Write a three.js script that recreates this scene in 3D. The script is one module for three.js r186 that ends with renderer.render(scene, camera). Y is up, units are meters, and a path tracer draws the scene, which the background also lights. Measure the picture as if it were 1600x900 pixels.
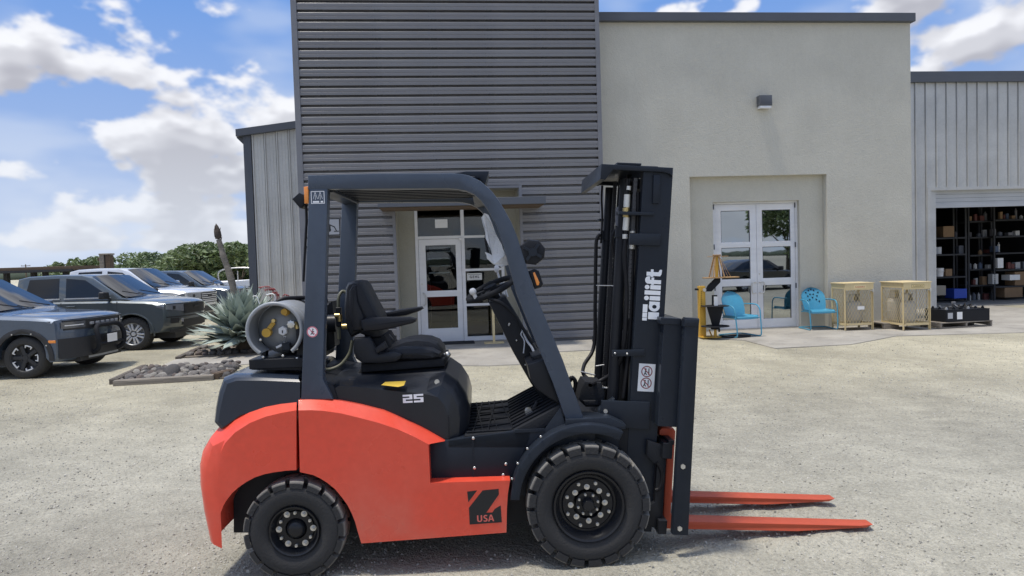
import * as THREE from 'three';
import { mergeGeometries, toCreasedNormals } from 'three/addons/utils/BufferGeometryUtils.js';
import { RoundedBoxGeometry } from 'three/addons/geometries/RoundedBoxGeometry.js';

// ------------------------------------------------------------------ camera
const scene = new THREE.Scene();
const D = Math.PI / 180;
const FOCAL = 1110;                                   // in units of the 1600 x 900 photograph
const camera = new THREE.PerspectiveCamera(2 * Math.atan(450 / FOCAL) / D, 16 / 9, 0.1, 3000);
camera.position.set(0, 1.68, 0);
camera.rotation.order = 'YXZ';
camera.rotation.set(-2.17 * D, 0, -1.78 * D);
camera.updateMatrixWorld(true);
scene.add(camera);

// ------------------------------------------------------------------ sun, sky, exposure
const SUN = new THREE.Vector3(-0.24, 1, -0.06).normalize();
const sun = new THREE.DirectionalLight(new THREE.Color(1, 0.93, 0.82), 2.05);
sun.position.copy(SUN).multiplyScalar(60); sun.target.position.set(0, 0, -8);
sun.castShadow = true; sun.shadow.radius = 12; sun.shadow.mapSize.set(4096, 4096);
Object.assign(sun.shadow.camera, { left: -40, right: 40, top: 40, bottom: -40, near: 1, far: 160 });
scene.add(sun, sun.target);
const EXPOSURE = 1.76;

// ------------------------------------------------------------------ random numbers and noise
function rng(seed) { let a = seed >>> 0; return () => { a = (a + 0x6d2b79f5) >>> 0; let t = a; t = Math.imul(t ^ (t >>> 15), t | 1); t ^= t + Math.imul(t ^ (t >>> 7), t | 61); return ((t ^ (t >>> 14)) >>> 0) / 4294967296; }; }
const rnd = rng(20240611);
const rr = (a, b) => a + (b - a) * rnd();
const clamp = (x, a, b) => Math.min(b, Math.max(a, x));
const sstep = (a, b, x) => { const t = clamp((x - a) / (b - a), 0, 1); return t * t * (3 - 2 * t); };
const mix = (a, b, t) => a + (b - a) * t;
const PERM = new Float32Array(65536); { const r = rng(77); for (let i = 0; i < 65536; i++) PERM[i] = r(); }
const hash = (x, y, s) => PERM[(Math.imul(x, 73856093) ^ Math.imul(y, 19349663) ^ Math.imul(s, 83492791)) & 65535];
function vnoise(x, y, per, s) {                        // value noise, repeats every per cells (0: never)
  const xi = Math.floor(x), yi = Math.floor(y); let fx = x - xi, fy = y - yi;
  fx = fx * fx * (3 - 2 * fx); fy = fy * fy * (3 - 2 * fy);
  const w = per ? (v) => ((v % per) + per) % per : (v) => v;
  const x0 = w(xi), x1 = w(xi + 1), y0 = w(yi), y1 = w(yi + 1);
  const a = hash(x0, y0, s), b = hash(x1, y0, s), c = hash(x0, y1, s), d = hash(x1, y1, s);
  return a + (b - a) * fx + (c - a + (a - b - c + d) * fx) * fy;
}
function fbm(x, y, oct, per, s) { let v = 0, a = 0.5, n = 0; for (let i = 0; i < oct; i++) { v += a * vnoise(x, y, per, s + i * 17); n += a; a *= 0.52; x *= 2; y *= 2; per *= 2; } return v / n; }

{ // a computed sky: blue air that pales to the horizon, and cumulus all the way round
  const W = 4096, H = 2048, data = new Float32Array(W * H * 4);
  // main clouds: azimuth and elevation of the middle, half sizes (degrees), weight
  const blobs = [[-30.5, 14.3, 7, 2.5, 1.0], [-36.5, 13.0, 4.5, 1.9, .8], [-26.6, 15.6, 3.2, 2.7, 1.0], [-22.0, 9.9, 7.5, 2.7, 1.15], [-18.6, 12.2, 4.6, 2.8, 1.0], [-27.0, 9.5, 4.5, 2.4, .9], [-19.5, 6.9, 7, 2.0, 1.0],
    [-33.4, 6.9, 2.0, 1.1, .75], [-25.5, 6.9, 5.5, 1.9, 1.0], [-28, 4.1, 8, 1.7, 1.05], [-20, 3.7, 7, 1.8, 1.0], [-37, 4.2, 3.5, 1.0, .8], [-31.5, 5.0, 2.8, 1.0, .75], [-21, 18.6, 4.5, 1.0, .55], [-30.5, 2.6, 8, 1.2, 1.0], [-24, 2.2, 9, 1.2, 1.0],
    [33, 17.5, 6.5, 4.2, 1.2], [36.5, 14, 7, 3.2, 1.1], [28.8, 19.0, 4, 2, .6], [32, 12.0, 4, 1.6, 1.0]];
  const r = rng(5);
  for (let i = 0; i < 330; i++) { const az = r() * 360 - 180, el = 3 + 80 * Math.pow(r(), 1.5), big = 1 + .5 * el / 40; if (Math.abs(az) < 46 && el < 26) continue; blobs.push([az, el, (4 + 6 * r()) * big / Math.cos(Math.min(el, 78) * D), (1.3 + 3 * r()) * big, .6 + .4 * r()]); }
  const cell = Array.from({ length: 360 }, () => []);
  for (const b of blobs) for (let k = Math.floor(b[0] - 2.2 * b[2]); k <= b[0] + 2.2 * b[2] + 1; k++) cell[((k % 360) + 360) % 360].push(b);
  const shape = (az, el) => {                          // how far inside a cloud a direction lies
    let v = -1;
    for (const b of cell[((Math.floor(az) % 360) + 360) % 360]) {
      let dx = az - b[0]; if (dx > 180) dx -= 360; if (dx < -180) dx += 360;
      let dy = (el - b[1]) / b[3]; if (dy < 0) dy *= 1.5;                        // flat bases
      const q = b[4] - 0.95 * ((dx / b[2]) ** 2 + dy * dy);
      if (q > -1) v = Math.max(v, q);
    }
    return v;
  };
  const S = 1 / 6, dens = (az, el, o) => {
    const wx = az * Math.cos(el * D * .9) * S + 90, wy = el * S * 1.75;
    const n = fbm(wx * 1.5, wy * 1.5, o, 0, 3), m = fbm(wx * 3.4 + 3, wy * 3.4, Math.max(1, o - 1), 0, 41);
    return shape(az, el) * .56 - .02 + (n - .5) * 2.9 + (m - .5) * .9;
  };
  for (let j = 0; j < H; j++) {
    const el = ((j + .5) / H - .5) * 180, up = Math.max(0, el) / 90;
    const t = Math.pow(clamp(el / 21, 0, 1), .72);
    const base = [mix(.325, .086, t), mix(.385, .190, t), mix(.49, .437, t)];
    for (let i = 0; i < W; i++) {
      const k = (j * W + i) * 4; let c = base;
      if (el > 0) {
        const ang = ((i + .5) / W - .5) * 360;        // atan2(z, x)
        let az = ang + 90; if (az > 180) az -= 360;   // 0 along -z, the way the camera looks; grows to the right
        const fade = sstep(90, 80, el), d = dens(az, el, 6);
        let a = sstep(-.12, .42, d) * fade;
        const veil = .44 * sstep(.44, .80, fbm(az * .11 + 50, el * .33, 4, 0, 9)) * sstep(40, 8, el) + .42 * sstep(10, 1, el);
        const above = dens(az - .25, el + .9, 4), far = dens(az - .5, el + 2.0, 3);
        let lit = 1 - .26 * sstep(.05, .8, above) - .20 * sstep(.0, .8, far) + .16 * (d - .4) * sstep(.5, .1, above);
        lit = clamp(lit, .46, 1.04) * .575;
        const hz = sstep(13, 1, el);
        const w = [mix(.90 * lit, .42, hz * .6), mix(.915 * lit, .455, hz * .6), mix(.935 * lit + .045 * (1 - lit), .51, hz * .6)];
        c = [0, 1, 2].map((q) => mix(mix(base[q], [.41, .45, .52][q], veil), w[q], a));
      } else if (el <= 0) c = [.42, .41, .38];
      if (el > 0) { const ca = Math.cos(el * D), ph = ((i + .5) / W - .5) * 2 * Math.PI, cs = clamp(ca * Math.cos(ph) * SUN.x + Math.sin(el * D) * SUN.y + ca * Math.sin(ph) * SUN.z, -1, 1), gl = 1 + 1.9 * Math.exp(-Math.pow(Math.acos(cs) / (27 * D), 2)); c = c.map((q) => q * gl); }  // sky brightened around the out-of-view sun, to lift the soft light from above
      data[k] = c[0]; data[k + 1] = c[1]; data[k + 2] = c[2]; data[k + 3] = 1;
    }
  }
  const tex = new THREE.DataTexture(data, W, H, THREE.RGBAFormat, THREE.FloatType);
  tex.mapping = THREE.EquirectangularReflectionMapping; tex.magFilter = tex.minFilter = THREE.LinearFilter; tex.wrapS = THREE.RepeatWrapping; tex.needsUpdate = true;
  scene.background = tex; scene.environment = tex;
}

// ------------------------------------------------------------------ a pixel of the photograph as a ray; frames to meet it in
function ray(px, py) { return new THREE.Vector3((px - 800) / FOCAL, -(py - 450) / FOCAL, -1).applyQuaternion(camera.quaternion); }
class Frame {
  constructor(x, y, z, deg) { this.deg = deg; this.pos = new THREE.Vector3(x, y, z); this.rot = deg * D; this.refresh(); }
  refresh() { this.m = new THREE.Matrix4().makeRotationY(this.rot).setPosition(this.pos); this.inv = this.m.clone().invert(); }
  local(px, py) { const o = camera.position.clone().applyMatrix4(this.inv), d = ray(px, py).transformDirection(this.inv); return [o, d]; }
  at(px, py, z) { const [o, d] = this.local(px, py); return o.addScaledVector(d, (z - o.z) / d.z); }       // on an upright sheet z = const
  onY(px, py, y) { const [o, d] = this.local(px, py); return o.addScaledVector(d, (y - o.y) / d.y); }      // on a level sheet
  put(o, x = 0, y = 0, z = 0, turn = 0) { o.position.set(x, y, z).applyMatrix4(this.m); o.rotation.y = this.rot + turn; return o; }
}
const WORLD = new Frame(0, 0, 0, 0);

// ------------------------------------------------------------------ geometry helpers
const V = (x, y, z) => new THREE.Vector3(x, y, z);
function clean(g) { if (g.index) g = g.toNonIndexed(); for (const k of Object.keys(g.attributes)) if (!['position', 'normal', 'uv', 'color'].includes(k)) g.deleteAttribute(k); if (!g.attributes.normal) g.computeVertexNormals(); if (!g.attributes.uv) g.setAttribute('uv', new THREE.BufferAttribute(new Float32Array(g.attributes.position.count * 2), 2)); g.morphAttributes = {}; return g; }
function boxUV(g) {                                     // uv in metres, by the main direction of each face
  const p = g.attributes.position, uv = new Float32Array(p.count * 2), a = V(), b = V(), c = V(), n = V();
  for (let i = 0; i < p.count; i += 3) {
    a.fromBufferAttribute(p, i); b.fromBufferAttribute(p, i + 1); c.fromBufferAttribute(p, i + 2);
    n.copy(c).sub(b).cross(a.clone().sub(b)); const x = Math.abs(n.x), y = Math.abs(n.y), z = Math.abs(n.z);
    [a, b, c].forEach((v, k) => { const [s, t] = x >= y && x >= z ? [v.z, v.y] : y >= z ? [v.x, v.z] : [v.x, v.y]; uv[(i + k) * 2] = s; uv[(i + k) * 2 + 1] = t; });
  }
  g.setAttribute('uv', new THREE.BufferAttribute(uv, 2)); return g;
}
function join(list) { const a = (Array.isArray(list) ? list : [list]).flat(Infinity).filter(Boolean).map(clean); return a.length === 1 ? a[0] : mergeGeometries(a); }
function bx(w, h, d, x = 0, y = 0, z = 0, r = 0) { const g = r > 0 ? new RoundedBoxGeometry(w, h, d, 2, Math.min(r, w / 2.01, h / 2.01, d / 2.01)) : new THREE.BoxGeometry(w, h, d); return clean(g).translate(x, y, z); }
function box2(x0, x1, y0, y1, z0, z1, r = 0) { return bx(Math.abs(x1 - x0), Math.abs(y1 - y0), Math.abs(z1 - z0), (x0 + x1) / 2, (y0 + y1) / 2, (z0 + z1) / 2, r); }
function slab(pts, z0, z1, bevel = 0, holes = []) {      // an outline in x, y given depth from z0 to z1
  const xy = (q) => new THREE.Vector2(q.x ?? q[0], q.y ?? q[1]);
  const s = new THREE.Shape(pts.map(xy)); for (const h of holes) s.holes.push(new THREE.Path(h.map(xy)));
  const lo = Math.min(z0, z1), d = Math.abs(z1 - z0);
  const g = new THREE.ExtrudeGeometry(s, { depth: d - 2 * bevel, bevelEnabled: bevel > 0, bevelSize: bevel, bevelOffset: -bevel, bevelThickness: bevel, bevelSegments: 2, curveSegments: 6 });
  return toCreasedNormals(clean(g.translate(0, 0, lo + bevel)), .6);
}
function bar(a, b, r, n = 8, r2 = r) { const d = b.clone().sub(a), g = new THREE.CylinderGeometry(r2, r, d.length(), n, 1); g.applyQuaternion(new THREE.Quaternion().setFromUnitVectors(V(0, 1, 0), d.clone().normalize())); return clean(g.translate(...a.clone().add(b).multiplyScalar(.5).toArray())); }
function beam(a, b, w, h, roll = 0) { const d = b.clone().sub(a), g = new THREE.BoxGeometry(w, d.length(), h).rotateY(roll); g.applyQuaternion(new THREE.Quaternion().setFromUnitVectors(V(0, 1, 0), d.clone().normalize())); return clean(g.translate(...a.clone().add(b).multiplyScalar(.5).toArray())); }
function tube(pts, r, n = 8, seg = 0, closed = false) { return clean(new THREE.TubeGeometry(new THREE.CatmullRomCurve3(pts.map((p) => p.isVector3 ? p : V(...p)), closed, 'centripetal'), seg || pts.length * 6, r, n, closed)); }
function lathe(pts, n = 32, axis = 'y') { const g = new THREE.LatheGeometry(pts.map((p) => new THREE.Vector2(p[0], p[1])), n); if (axis === 'z') g.rotateX(Math.PI / 2); if (axis === 'x') g.rotateZ(-Math.PI / 2); return toCreasedNormals(clean(g), .7); }
function ball(r, x, y, z, sx = 1, sy = 1, sz = 1, n = 10) { return clean(new THREE.SphereGeometry(r, n, Math.max(6, n - 2)).scale(sx, sy, sz).translate(x, y, z)); }
function disc(r, h, x, y, z, axis = 'z', n = 20, r2 = r) { const g = new THREE.CylinderGeometry(r2, r, h, n); if (axis === 'z') g.rotateX(Math.PI / 2); if (axis === 'x') g.rotateZ(Math.PI / 2); return clean(g.translate(x, y, z)); }
function loft(slices, crease = .55) {                   // closed outlines of equal count at growing z, capped
  const pos = [], n = slices[0].pts.length, P = (s, i) => { const q = slices[s].pts[i % n]; return [q[0], q[1], slices[s].z]; };
  const area = slices[0].pts.reduce((t, p, i, a) => { const q = a[(i + 1) % n]; return t + p[0] * q[1] - q[0] * p[1]; }, 0), flip = area < 0;
  const tri = (a, b, c) => flip ? pos.push(...a, ...c, ...b) : pos.push(...a, ...b, ...c);
  for (let s = 0; s + 1 < slices.length; s++) for (let i = 0; i < n; i++) { const a = P(s, i), b = P(s, i + 1), c = P(s + 1, i + 1), d = P(s + 1, i); tri(a, b, c); tri(a, c, d); }
  for (const [s, back] of [[0, true], [slices.length - 1, false]]) {
    const c = slices[s].pts.map((q) => new THREE.Vector2(q[0], q[1])), f = THREE.ShapeUtils.triangulateShape(c, []);
    for (let [i, j, k] of f) { const ar = (c[j].x - c[i].x) * (c[k].y - c[i].y) - (c[k].x - c[i].x) * (c[j].y - c[i].y); if ((ar < 0) !== back) [j, k] = [k, j]; pos.push(...P(s, i), ...P(s, j), ...P(s, k)); }
  }
  const g = new THREE.BufferGeometry(); g.setAttribute('position', new THREE.BufferAttribute(new Float32Array(pos), 3)); g.computeVertexNormals();
  return toCreasedNormals(clean(g), crease);
}
function grid(nu, nv, fn) { const pos = [], uv = []; const q = (i, j) => { const p = fn(i / nu, j / nv); pos.push(p[0], p[1], p[2]); uv.push(i / nu, j / nv); }; for (let i = 0; i < nu; i++) for (let j = 0; j < nv; j++) { q(i, j); q(i + 1, j); q(i + 1, j + 1); q(i, j); q(i + 1, j + 1); q(i, j + 1); } const g = new THREE.BufferGeometry(); g.setAttribute('position', new THREE.BufferAttribute(new Float32Array(pos), 3)); g.setAttribute('uv', new THREE.BufferAttribute(new Float32Array(uv), 2)); g.computeVertexNormals(); return toCreasedNormals(g, 1.2); }

// ------------------------------------------------------------------ naming
const taken = {};
function numbered(n) { n = n.replace(/_\d{3}$/, ''); const k = taken[n] = (taken[n] ?? -1) + 1; return k ? `${n}_${String(k).padStart(3, '0')}` : n; }
function tag(o, label, category, group) { if (label) o.userData.label = label; if (category) o.userData.category = category; if (group) o.userData.group = group; return o; }
function thing(name, label, category, group) { const o = new THREE.Group(); o.name = numbered(name); scene.add(o); return tag(o, label, category, group); }
function mesh(name, geo, mat, parent, keepUV) { let g = join(geo); if (!keepUV) g = boxUV(g); const m = new THREE.Mesh(g, mat); m.castShadow = m.receiveShadow = true; m.name = parent ? name : numbered(name); (parent || scene).add(m); return m; }
function again(name, m, parent, x = 0, y = 0, z = 0) { const c = new THREE.Mesh(m.geometry, m.material); c.name = name; c.castShadow = c.receiveShadow = true; c.position.set(x, y, z); parent.add(c); return c; }
function lone(name, geo, mat, label, category, group) { return tag(mesh(name, geo, mat), label, category, group); }
function struct(name, geo, mat, keepUV) { const m = mesh(name, geo, mat, null, keepUV); m.userData.kind = 'structure'; return m; }
function copy(o, label) { const c = o.clone(); c.name = numbered(o.name); if (label) c.userData.label = label; scene.add(c); return c; }

// ------------------------------------------------------------------ textures and materials
function dataTex(n, fn, srgb, per) {                    // per: metres a tile covers
  const d = new Uint8Array(n * n * 4);
  for (let j = 0; j < n; j++) for (let i = 0; i < n; i++) { const v = fn(i / n, j / n), k = (j * n + i) * 4; let c = Array.isArray(v) ? v : [v, v, v]; if (srgb) c = c.map((q) => Math.pow(clamp(q, 0, 1), 1 / 2.2)); d[k] = clamp(c[0], 0, 1) * 255; d[k + 1] = clamp(c[1], 0, 1) * 255; d[k + 2] = clamp(c[2], 0, 1) * 255; d[k + 3] = 255; }
  const t = new THREE.DataTexture(d, n, n); t.wrapS = t.wrapT = THREE.RepeatWrapping; t.magFilter = THREE.LinearFilter; t.minFilter = THREE.LinearMipmapLinearFilter; t.generateMipmaps = true; if (srgb) t.colorSpace = THREE.SRGBColorSpace; t.repeat.set(1 / per, 1 / per); t.needsUpdate = true; return t;
}
const T = {};
T.smudge = dataTex(512, (u, v) => .55 + .55 * (fbm(u * 5, v * 5, 6, 5, 11) - .3), false, 1.1);
T.dirt = dataTex(512, (u, v) => { const n = fbm(u * 4, v * 4, 6, 4, 23), f = fbm(u * 60, v * 60, 2, 60, 29); return .78 + .26 * (n - .2) + .10 * (f - .5); }, true, 1.7);
T.stuccoBump = dataTex(1024, (u, v) => .5 * fbm(u * 90, v * 90, 3, 90, 31) + .3 * fbm(u * 24, v * 24, 3, 24, 37) + .2 * fbm(u * 7, v * 7, 2, 7, 38), false, 1.6);
T.stucco = dataTex(1024, (u, v) => { const n = fbm(u * 6, v * 6, 5, 6, 43), f = fbm(u * 150, v * 150, 2, 150, 47), s = fbm(u * 28, v * 3, 4, 0, 45) ; const k = .84 + .13 * (n - .3) + .08 * (f - .5) + .03 * (s - .5); return [k, k, k * .985]; }, true, 3.1);
T.concrete = dataTex(1024, (u, v) => { const n = fbm(u * 5, v * 5, 6, 5, 53), f = fbm(u * 200, v * 200, 2, 200, 57), st = sstep(.6, .75, fbm(u * 9, v * 9, 4, 9, 59)); const k = .72 + .36 * (n - .3) + .16 * (f - .5) - .10 * st; return [k, k * .985, k * .955]; }, true, 2.9);
T.fine = dataTex(512, (u, v) => fbm(u * 64, v * 64, 3, 64, 61), false, .5);
T.wood = dataTex(512, (u, v) => { const g = fbm(u * 3 + 2 * fbm(u * 2, v * 2, 3, 2, 71), v * 60, 4, 0, 73), k = .5 + .6 * (g - .35); return [k, k * .96, k * .9]; }, true, .9);
T.steel = dataTex(512, (u, v) => { const n = fbm(u * 4, v * 4, 5, 4, 83), s = fbm(u * 3, v * 40, 3, 0, 85); return .82 + .2 * (n - .3) + .1 * (s - .5); }, true, 2.3);
T.paint = dataTex(1024, (u, v) => { const y = v * 2.4, n = fbm(u * 7, v * 7, 5, 7, 301), f = fbm(u * 90, v * 90, 3, 90, 303), sp = vnoise(u * 420, v * 420, 420, 305); let d = clamp(sstep(.75, .12, y) * sstep(.30, .75, n) * .34 + .05 * sstep(.45, .7, n), 0, 1) * (.6 + .8 * f); if (sp > .93 - .10 * sstep(.8, .1, y)) d += .10; const k = .95 + .12 * (f - .5) + .08 * (n - .4); return [mix(.80 * k, .52, d), mix(.075 * k, .38, d * .40), mix(.036 * k, .30, d * .4)]; }, true, 2.4);
const lin = (r, g, b) => new THREE.Color().setRGB(r, g, b);
function std(color, roughness, o = {}) { return new THREE.MeshStandardMaterial({ color: lin(...color), roughness, ...o }); }
function phys(color, roughness, o = {}) { return new THREE.MeshPhysicalMaterial({ color: lin(...color), roughness, ...o }); }
const M = {
  red: phys([1, 1, 1], .45, { clearcoat: .22, clearcoatRoughness: .2, map: T.paint, roughnessMap: T.smudge }),
  forkRed: phys([.52, .078, .028], .55, { clearcoat: .08, clearcoatRoughness: .4, map: T.dirt }),
  guard: phys([.064, .083, .116], .48, { specularIntensity: .6, clearcoat: .12, clearcoatRoughness: .35, map: T.dirt, roughnessMap: T.smudge }),
  gloss: phys([.015, .018, .025], .38, { specularIntensity: .5, clearcoat: .35, clearcoatRoughness: .14, map: T.dirt }),
  charcoal: phys([.021, .027, .038], .5, { specularIntensity: .42, map: T.dirt, roughnessMap: T.smudge }),
  slate: phys([.022, .032, .052], .3, { specularIntensity: .6, clearcoat: .45, clearcoatRoughness: .12, map: T.dirt }),
  black: phys([.017, .019, .024], .6, { specularIntensity: .4, map: T.dirt, roughnessMap: T.smudge }),
  matBlack: phys([.018, .0195, .023], .85, { specularIntensity: .4, bumpMap: T.fine, bumpScale: .0015 }),
  vinyl: phys([.015, .0165, .021], .48, { specularIntensity: .55, bumpMap: T.fine, bumpScale: .0008, sheen: .3, sheenRoughness: .6 }),
  rubber: std([.035, .034, .033], .82, { bumpMap: T.fine, bumpScale: .0015, map: T.dirt }),
  dusty: std([.16, .15, .135], .95, { bumpMap: T.fine, bumpScale: .003, map: T.dirt }),
  rim: phys([.013, .014, .017], .4, { specularIntensity: .6, clearcoat: .12, clearcoatRoughness: .25, roughnessMap: T.smudge }),
  zinc: std([.62, .61, .58], .35, { metalness: .85 }),
  brass: std([.62, .47, .20], .35, { metalness: .85 }),
  tank: phys([.27, .285, .30], .42, { map: T.steel, clearcoat: .2 }),
  yellow: phys([.70, .41, .05], .45, { map: T.dirt }),
  sticker: std([.75, .52, .05], .5), white: std([.80, .80, .79], .5), paper: std([.82, .82, .80], .8),
  amber: phys([.85, .28, .04], .25, { clearcoat: .6 }), lens: phys([.75, .77, .8], .12, { clearcoat: 1 }),
  plasticWrap: phys([.80, .81, .82], .25, { transmission: .38, thickness: 0, side: THREE.DoubleSide, bumpMap: T.fine, bumpScale: .006 }),
  hose: phys([.011, .011, .013], .5, { specularIntensity: .5 }), olive: std([.13, .13, .09], .55),
  louvre: std([.21, .21, .222], .5, { map: T.steel, roughnessMap: T.smudge }), trim: std([.205, .21, .23], .5, { map: T.steel }),
  cap: std([.095, .105, .125], .5, { map: T.steel }), panel: std([.68, .675, .64], .5, { map: T.dirt }), panelRight: std([.57, .575, .56], .5, { map: T.dirt }), panelTrim: std([.085, .095, .115], .5),
  stucco: std([.63, .61, .535], .95, { map: T.stucco, bumpMap: T.stuccoBump, bumpScale: .009 }),
  stuccoIn: std([.60, .58, .50], .95, { map: T.stucco, bumpMap: T.stuccoBump, bumpScale: .007 }),
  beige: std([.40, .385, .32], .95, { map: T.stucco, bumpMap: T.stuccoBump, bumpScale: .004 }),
  frame: std([.84, .845, .85], .42, { map: T.steel }), roller: std([.55, .57, .59], .45, { map: T.steel }),
  mirrorGlass: phys([.36, .385, .40], .015, { metalness: 1 }),
  glass: phys([.80, .84, .84], 0.0, { transmission: 1, thickness: 0, ior: 1.52 }),
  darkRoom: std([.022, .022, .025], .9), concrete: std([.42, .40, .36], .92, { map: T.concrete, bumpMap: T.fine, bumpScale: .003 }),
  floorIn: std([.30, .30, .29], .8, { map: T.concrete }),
  cream: std([.74, .60, .33], .55, { map: T.dirt }), gasGrey: std([.50, .47, .41], .5, { map: T.dirt }),
  blueMetal: phys([.065, .33, .50], .42, { map: T.dirt, clearcoat: .3 }), bluePlain: std([.02, .07, .42], .5),
  card: std([.28, .18, .10], .9, { map: T.dirt }), greyWood: std([.42, .385, .34], .9, { map: T.wood }), brownWood: std([.19, .14, .10], .9, { map: T.wood }),
};

// ------------------------------------------------------------------ the lot
const FK = new Frame(0, 0, 0, 2.06);                                       // the truck: origin on the ground under its front axle
{ const d = ray(920, 785), k = 3.79 / -d.z, p = camera.position.clone().addScaledVector(d, k); FK.pos.set(p.x, 0, p.z).add(V(0, 0, -.575).applyAxisAngle(V(0, 1, 0), FK.rot)); FK.refresh(); }
const SL = .022;                                                           // top of the concrete
const B = new Frame(0, 0, 0, 5.5);                                         // the building: x along the front, z out of it, z = 0 the clad tower
{ const p = WORLD.onY(880, 532, SL); B.pos.set(p.x, 0, p.z); B.refresh(); }
const b = (px, py, z = 0) => B.at(px, py, z), bg = (px, py, y = SL) => B.onY(px, py, y);

const heaps = []; { const q = FK; for (const [x, z, h, r] of [[.28, .50, .022, .13], [.42, .58, .016, .16], [-.30, .52, .018, .14], [.06, .66, .014, .18], [.66, .50, .02, .2], [1.2, .44, .026, .12], [1.36, .42, .022, .11], [1.05, .45, .018, .12], [1.50, .30, .014, .12], [.9, .1, .012, .2], [1.25, -.33, .014, .12], [-1.35, .55, .018, .13], [-1.9, .52, .018, .14], [1.7, .5, .012, .25]]) { const v = V(x, 0, z).applyMatrix4(q.m); heaps.push([v.x, v.z, h, r]); } for (let x = .72; x < 1.85; x += .16) for (const z of [.27, -.18]) if (x < 1.75 || z > 0) { const v = V(x - (z < 0 ? .02 : 0), 0, z).applyMatrix4(q.m); heaps.push([v.x, v.z, .021, .17]); } }
const heap = (x, z) => { let t = 0; for (const [a, c, h, r] of heaps) { const d = ((x - a) ** 2 + (z - c) ** 2) / (r * r); if (d < 4) t += h * Math.exp(-d * 1.6) * (.6 + .8 * vnoise(x * 22 + 40, z * 22 + 40, 0, 77)); } return t; };
const lowland = (x, z) => heap(x, z) + .008 * (fbm(x * 4 + 60, z * 5.5 + 60, 3, 0, 107) - .5) * sstep(11, 7, -z) + .016 * (fbm(x * .45 + 31, z * 2.6 + 12, 3, 0, 109) - .5) * sstep(13, 8, -z) + .012 * (fbm(x * .9 + 20, z * .9 + 20, 3, 0, 101) - .5) + .02 * (fbm(x * .22 + 9, z * .22, 2, 0, 103) - .5);
{
  const gravelTone = (u, v) => fbm(u * 9, v * 9, 4, 9, 111);
  const col = dataTex(2048, (u, v) => {
    const f = hash(Math.floor(u * 2048), Math.floor(v * 2048), 7), s = vnoise(u * 700, v * 700, 700, 121), m = vnoise(u * 260, v * 260, 260, 127), n = fbm(u * 30, v * 30, 4, 30, 131), g = gravelTone(u, v);
    let k = .76 + .24 * (s - .5) + .20 * (m - .5) + .16 * (n - .5) + .12 * (g - .5) + .08 * (f - .5);
    const speck = vnoise(u * 420 + 5, v * 420, 420, 137); if (speck > .88) k -= .12 * (speck - .88) / .12; if (speck < .12) k += .11;
    return [k, k * .955, k * .815];
  }, true, 4.3);
  const bump = dataTex(2048, (u, v) => .30 * (1 - vnoise(u * 420 + 5, v * 420, 420, 137)) + .25 * vnoise(u * 700, v * 700, 700, 139) + .4 * vnoise(u * 170, v * 170, 170, 141) + .35 * fbm(u * 40, v * 40, 3, 40, 143), false, 4.3);
  M.gravel = std([.70, .70, .70], 1, { map: col, bumpMap: bump, bumpScale: .017, vertexColors: true });
  const xs = [], zs = [];
  for (const v of [-900, -400, -180, -90, -50, -32, -22, -16]) xs.push(v); for (let x = -12; x < -6; x += .2) xs.push(x); for (let x = -6; x < 7.5; x += .06) xs.push(x); for (let x = 7.5; x <= 14.01; x += .2) xs.push(x); for (const v of [18, 24, 34, 50, 90, 180, 400, 900]) xs.push(v);
  for (const v of [-1200, -500, -220, -120, -70, -48, -36, -28, -22]) zs.push(v); for (let z = -18; z < -8.5; z += .2) zs.push(z); for (let z = -8.5; z <= -1.4; z += .06) zs.push(z); for (const v of [0, 3, 8, 16, 30, 60, 140, 400, 900]) zs.push(v);
  const pos = [], uv = [], colr = [];
  const q = (x, z) => {
    pos.push(x, lowland(x, z), z); uv.push(x, z);
    const n = fbm(x * .35 + 3, z * .5 + 8, 4, 0, 151), t = fbm(x * 1.7, z * .5, 3, 0, 157);        // worn tracks run along the front
    const far = sstep(5.5, 10.5, -z), m2 = fbm(x * 6, z * 9, 3, 0, 159), k = .565 + .34 * (n - .5) + .30 * (t - .5) * (.4 + .6 * far) + .16 * (m2 - .5) + .055 * far;
    colr.push(k * mix(.99, 1.10, far), k * mix(.99, 1.065, far), k * mix(.955, .93, far));
  };
  for (let i = 0; i + 1 < xs.length; i++) for (let j = 0; j + 1 < zs.length; j++) { const [a, c, e, f] = [xs[i], xs[i + 1], zs[j], zs[j + 1]]; q(a, e); q(a, f); q(c, f); q(a, e); q(c, f); q(c, e); }
  const g = new THREE.BufferGeometry(); g.setAttribute('position', new THREE.BufferAttribute(new Float32Array(pos), 3)); g.setAttribute('uv', new THREE.BufferAttribute(new Float32Array(uv), 2)); g.setAttribute('color', new THREE.BufferAttribute(new Float32Array(colr), 3)); g.computeVertexNormals();
  { const p = g.attributes.position, n = g.attributes.normal; for (let i = 0; i < p.count; i++) { const x = p.getX(i), z = p.getZ(i), e = .1, dx = (lowland(x + e, z) - lowland(x - e, z)) / (2 * e), dz = (lowland(x, z + e) - lowland(x, z - e)) / (2 * e), l = Math.hypot(dx, 1, dz); n.setXYZ(i, -dx / l, 1 / l, -dz / l); } }
  struct('ground', g, M.gravel, true);
  // loose stones
  const stone = new THREE.IcosahedronGeometry(1, 0); { const p = stone.attributes.position; for (let i = 0; i < p.count; i++) { const x = p.getX(i), y = p.getY(i), z = p.getZ(i), k = .75 + .5 * hash(Math.round(x * 9), Math.round(y * 9 + z * 5), 3); p.setXYZ(i, x * k, y * k * .7, z * k); } stone.computeVertexNormals(); }
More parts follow.
